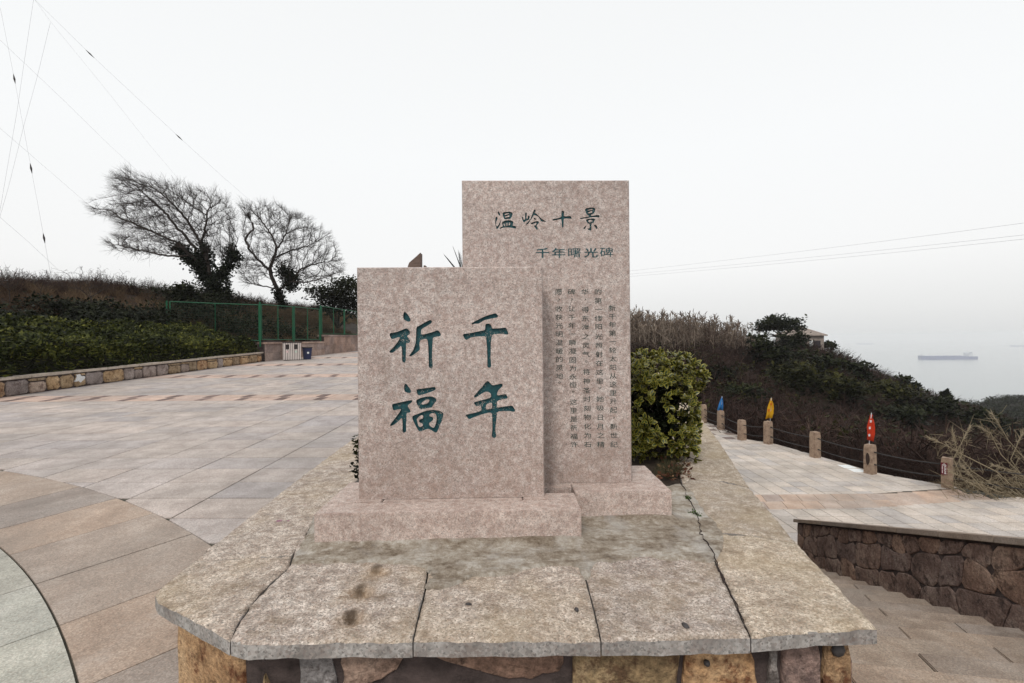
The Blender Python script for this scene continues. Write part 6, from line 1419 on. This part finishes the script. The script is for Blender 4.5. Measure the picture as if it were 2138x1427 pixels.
wire([(-20, 438), (0, 454), (60, 506), (124, 566)], 14, 18, .004, 'lowest thin guy wire anchored on the left bank')
wire([(-5, 0), (2, 24), (30, 165), (65, 352), (92, 498), (106, 575)], 22, 18.5, .0042, 'steep guy wire with three insulators at the left edge', [(30, 165), (65, 352), (92, 498)])
wire([(78, -60), (70, 0), (52, 120), (36, 230), (0, 440), (-10, 500)], 60, 60, .014, 'faint wire crossing the sky at the left edge', (), 0, 'wire', 'sky_wire')
wire([(105, 48), (78, 160), (50, 262), (18, 390), (-8, 480)], 60, 60, .014, 'second faint wire crossing the sky at the left', (), 0, 'wire', 'sky_wire')
for i, (ya, yb) in enumerate(((577, 491), (572, 482), (566, 456))):
    pts = [(1290 + 900 * k / 8, ya + 3 + (yb - ya) * (k / 8) + 6 * (k / 8) * (1 - k / 8) * 2) for k in range(9)]
    wire(pts, 150, 60, .02, ['lowest power line rising to the right above the sea', 'middle power line rising to the right above the sea', 'highest power line rising to the right above the sea'][i], (), 0, 'wire', 'power_line', 'power lines over the sea')
# ------------------------------------------------------------------ variegated shrub in the planter
def leaf_mesh():
    L_ = 1.0; out = [(0, 0, 0), (.22, .2, .03), (.55, .27, .05), (.82, .17, .03), (1.0, 0, -.03), (.82, -.17, .03), (.55, -.27, .05), (.22, -.2, .03)]
    inn = [(.1, 0, -.01), (.28, .11, .012), (.55, .16, .022), (.76, .1, .008), (.88, 0, -.02), (.76, -.1, .008), (.55, -.16, .022), (.28, -.11, .012)]
    V = out + inn; fs = [(i, (i + 1) % 8, 8 + (i + 1) % 8, 8 + i) for i in range(8)] + [(8, 9, 10, 15)[:4], (8, 9, 15), (9, 10, 14, 15), (10, 11, 13, 14), (11, 12, 13)][1:]
    mi = [1] * 8 + [0] * 4; return np.array(V, float), fs, mi
LV, LF, LM = leaf_mesh()
def leafm(name, col, col2, rough=.38):
    g = NT(name, rough, .45); g.color(g.mix(g.noise(35, 2), col, col2)); return g.m
M['vgreen'] = leafm('shrub_leaf_green', (.014, .025, .005), (.036, .05, .01)); M['vyellow'] = leafm('shrub_leaf_margin', (.165, .155, .02), (.28, .245, .042))
sb_ = Vector((1.28, 4.12, zc - .04)); shrub = thing('variegated_shrub', sb_, 'dense rounded shrub with yellow edged green leaves behind the tall stele', 'shrub')
r = np.random.default_rng(77); mats = []
sctr = Vector((1.2, 4.08, zc + .445)); SR3 = Vector((.375, .40, .435))
nros = 900; ros = []
while len(ros) < nros:
    v = r.normal(size=3); v /= np.linalg.norm(v)
    if v[2] < -.93: continue
    rad = (1.0 - .35 * r.random() ** 2.2) * (1 + .16 * float(hnoise(v[0] * 3, v[2] * 3 + v[1] * 2, 1.4, 6))) * (1.12 if r.random() < .06 else 1)
    k = np.sign(v) * np.abs(v) ** .62
    ros.append((np.array(sctr) + k * rad * np.array(SR3), v))
for c, v in ros:
    ax = v * .8 + np.array([0, 0, .55]) + r.normal(size=3) * .3; ax /= np.linalg.norm(ax); a = np.cross(ax, [0.3, .2, .9]); a /= np.linalg.norm(a); b_ = np.cross(ax, a); nl = r.integers(5, 9); ph = r.uniform(0, 6.28)
    for k in range(nl):
        an = ph + k * 2.4; el = r.uniform(.25, 1.1) if k else 1.3; d = (a * math.cos(an) + b_ * math.sin(an)) * math.cos(el) + ax * math.sin(el); d /= np.linalg.norm(d)
        s = np.cross(ax if k else a, d); s /= np.linalg.norm(s) + 1e-9; n_ = np.cross(d, s); sz = r.uniform(.034, .068)
        Mx = np.eye(4); Mx[:3, 0] = d * sz; Mx[:3, 1] = s * sz * .95; Mx[:3, 2] = n_ * sz; Mx[:3, 3] = c; mats.append(Mx)
vis = [(np.linalg.norm(m[:3, 3] - np.array([0, 0, EYE])) - .12 * m[2, 2], i) for i, m in enumerate(mats)]
front_i = [i for _, i in sorted(vis) if (mats[i][0, 3] / mats[i][1, 3]) > .245][:300]; fset = set(front_i)
lme = bpy.data.meshes.new('leaf'); lme.from_pydata([tuple(v) for v in LV], [], LF); lme.materials.append(M['vgreen']); lme.materials.append(M['vyellow']); lme.polygons.foreach_set('material_index', LM); lme.shade_smooth()
for i in front_i:
    o = bpy.data.objects.new('leaf', lme); C.objects.link(o); o.parent = shrub; o.matrix_local = Matrix.Translation(-sb_) @ Matrix(mats[i].tolist())
V, fs, mi = [], [], []
for i, m in enumerate(mats):
    if i in fset: continue
    n0 = len(V); V += [tuple(x) for x in (LV @ m[:3, :3].T + m[:3, 3] - np.array(sb_))]; fs += [tuple(j + n0 for j in f) for f in LF]; mi += LM
me = bpy.data.meshes.new('foliage'); me.from_pydata(V, [], fs); me.polygons.foreach_set('material_index', mi); me.shade_smooth(); tag(link('foliage', me, [M['vgreen'], M['vyellow']], shrub), kind='stuff')
A = np.repeat([np.array(sb_)], 60, 0) + r.normal(size=(60, 3)) * [.05, .05, .0]; B = np.array([ros[i][0] for i in r.integers(0, nros, 60)]); mid = A * .5 + B * .5 + [0, 0, .05]
V, Fq = tubes_np(np.concatenate([A, mid]), np.concatenate([mid, B]), [.009] * 60 + [.006] * 60, [.006] * 60 + [.003] * 60, 5); np_mesh('stems', V, Fq, M['bark'], shrub)
P, tn = clumped(np.array(sctr), np.array(SR3) * .62, 1500, 30, .3, 0, r); V, Fq = leaf_quads(P, .07, .3, r=r); np_mesh('inner_leaves', V, Fq, M['dark_leaf'], shrub, tone=np.repeat(tn, 4))
# little ivy plant at the left of the short stele, weeds, fallen leaves
c = np.array(at(752, 955, 3.35)); t = thing('small_ivy', Vector((c[0], c[1], zc - .03)), 'dark leafy plant peeping out left of the short stele', 'plant')
P, tn = clumped(c + [.05, 0, 0], (.075, .1, .15), 800, 20, .34, 0, r); V, Fq = leaf_quads(P, .038, .4, r=r); np_mesh('leaves', V, Fq, M['dark_leaf'], t, tone=np.repeat(tn, 4))
V, Fq = tubes_np(np.repeat([c - [0, 0, .2]], 8, 0), P[:8], [.004] * 8, [.002] * 8, 4); np_mesh('stems', V, Fq, M['bark'], t)
M['weed'] = foliage_mat('green_weed', (.015, .03, .008), (.04, .07, .02), (.08, .12, .03))
for (px, py, w_, lab) in ((1452, 1072, .02, 'tiny green weed growing in the crack of the right coping'), (1436, 1040, .012, 'second tiny weed farther up the coping crack')):
    c = np.array(onz(px, py, zc + .012)); t = thing('weed', Vector(c), lab, 'weed', 'weeds in the coping crack'); P = c + r.normal(size=(70, 3)) * [w_ * .6, w_ * 1.1, w_ * .25]; V, Fq = leaf_quads(P, .014, .6, r=r); np_mesh('leaves', V, Fq, M['weed'], t, tone=np.repeat(r.random(70), 4))
P = np.array([tuple(onz(px, py, zc - .02)) for px, py in zip(r.uniform(1370, 1425, 60), r.uniform(955, 1000, 60))]); V, Fq, T_ = scatter('grass', P, .05 + .06 * r.random(60), r.random(60), 1.2, .9)
tag(np_mesh('planter_grass', V, Fq, foliage_mat('planter_grass', (.015, .018, .008), (.04, .045, .02), (.12, .1, .06)), tone=T_), 'short dark grass in the planter beside the tall stele base', 'grass', kind='stuff')
P = np.array([tuple(onz(px, py, zc + .008)) for px, py in zip(r.uniform(1378, 1440, 260), r.uniform(925, 1000, 260))]); V, Fq = leaf_quads(P, .035, .9, asp=.6, r=r)
tag(np_mesh('fallen_leaves', V, Fq, foliage_mat('fallen_leaves', (.05, .018, .012), (.11, .045, .028), (.22, .13, .07)), tone=np.repeat(r.random(260), 4)), 'reddish brown fallen leaves under the variegated shrub', 'leaf litter', kind='stuff')
# dark colour of the strip that paints shade in the right coping crack
M['crack_shade'] = plain('painted_crack_shade', (.035, .022, .02), .95, .5, 60)
# ------------------------------------------------------------------ dry grass plumes beside the walkway
gb = Vector((11.9, 11.6, ZW - .5)); gcl = thing('dry_grass_clump', gb, 'big clump of pale dry plume grass outside the ropes at the right edge', 'dry grass')
r = np.random.default_rng(9); A, B, ra, rb, tn = [], [], [], [], []
def stalk(pts, Y, w0, w1, n=7, t_=.6):
    P = [np.array(at(px, py, Y)) for px, py in pts]; Q = []
    for a, b_ in zip(P, P[1:]):
        for k in range(3): Q.append(a + (b_ - a) * k / 3)
    Q.append(P[-1])
    for i, (a, b_) in enumerate(zip(Q, Q[1:])): f = i / len(Q); A.append(a); B.append(b_); ra.append(w0 + (w1 - w0) * f); rb.append(w0 + (w1 - w0) * (f + 1 / len(Q))); tn.append(t_)
    return Q
def plume(p, d, n, L_, w_, t_=.8):
    for _ in range(n):
        s = p + d * r.uniform(-.5, .5) * L_; e = s + (d * r.uniform(.3, 1) + r.normal(size=3) * .35) * L_ * .35; A.append(s); B.append(e); ra.append(w_); rb.append(w_ * .3); tn.append(min(1, t_ + r.normal() * .15))
for pts, Y in (([(2150, 1050), (2080, 985), (2010, 950), (1975, 930), (1953, 920)], 11.2), ([(2170, 1085), (2100, 1030), (2030, 985), (2000, 950), (1992, 915)], 11.4), ([(2200, 1060), (2130, 990), (2090, 950), (2068, 905), (2060, 900)], 11.8), ([(2220, 1010), (2140, 960), (2105, 920), (2088, 890), (2078, 875)], 12.2), ([(2200, 1090), (2120, 1040), (2040, 1010), (1995, 990)], 11.0), ([(2150, 1080), (2060, 1030), (2010, 1000), (1990, 960), (2018, 905)], 11.2), ([(2200, 1040), (2138, 1000), (2110, 960), (2130, 915)], 12), ([(2180, 1100), (2110, 1060), (2050, 1020), (2020, 985)], 10.9), ([(2230, 1060), (2160, 1010), (2120, 985), (2085, 975)], 11.4)):
    Q = stalk(pts, Y, .016, .007); d = Q[-1] - Q[-3]; d = d / np.linalg.norm(d); plume(Q[-1], d, 46, .34, .006); plume(Q[-5], d, 22, .5, .005, .6)
    for q in Q[2:]: plume(q, r.normal(size=3) * .6 + [-.3, 0, .2], 5, .7, .006, .5)
for k in range(900):
    a = np.array(at(r.uniform(1985, 2230), r.uniform(1010, 1095), r.uniform(10.9, 12.3))); d = np.array([r.normal() * .5 - .35, r.normal() * .3, r.uniform(.1, .9)]); l = r.uniform(.12, .4)
    for s in range(3): b_ = a + d * l / 1.6; A.append(a); B.append(b_); ra.append(.0075 - .002 * s); rb.append(.0055 - .002 * s); tn.append(np.clip(.45 + r.normal() * .25, 0, 1)); a = b_; d = d + np.array([-.15, 0, -.3]) * r.random()
V, Fq = tubes_np(np.array(A), np.array(B), ra, rb, 3); np_mesh('blades', V, Fq, foliage_mat('pale_plume_grass', (.13, .098, .06), (.25, .2, .13), (.42, .355, .25), .8, .1), gcl, tone=np.repeat(tn, 6))
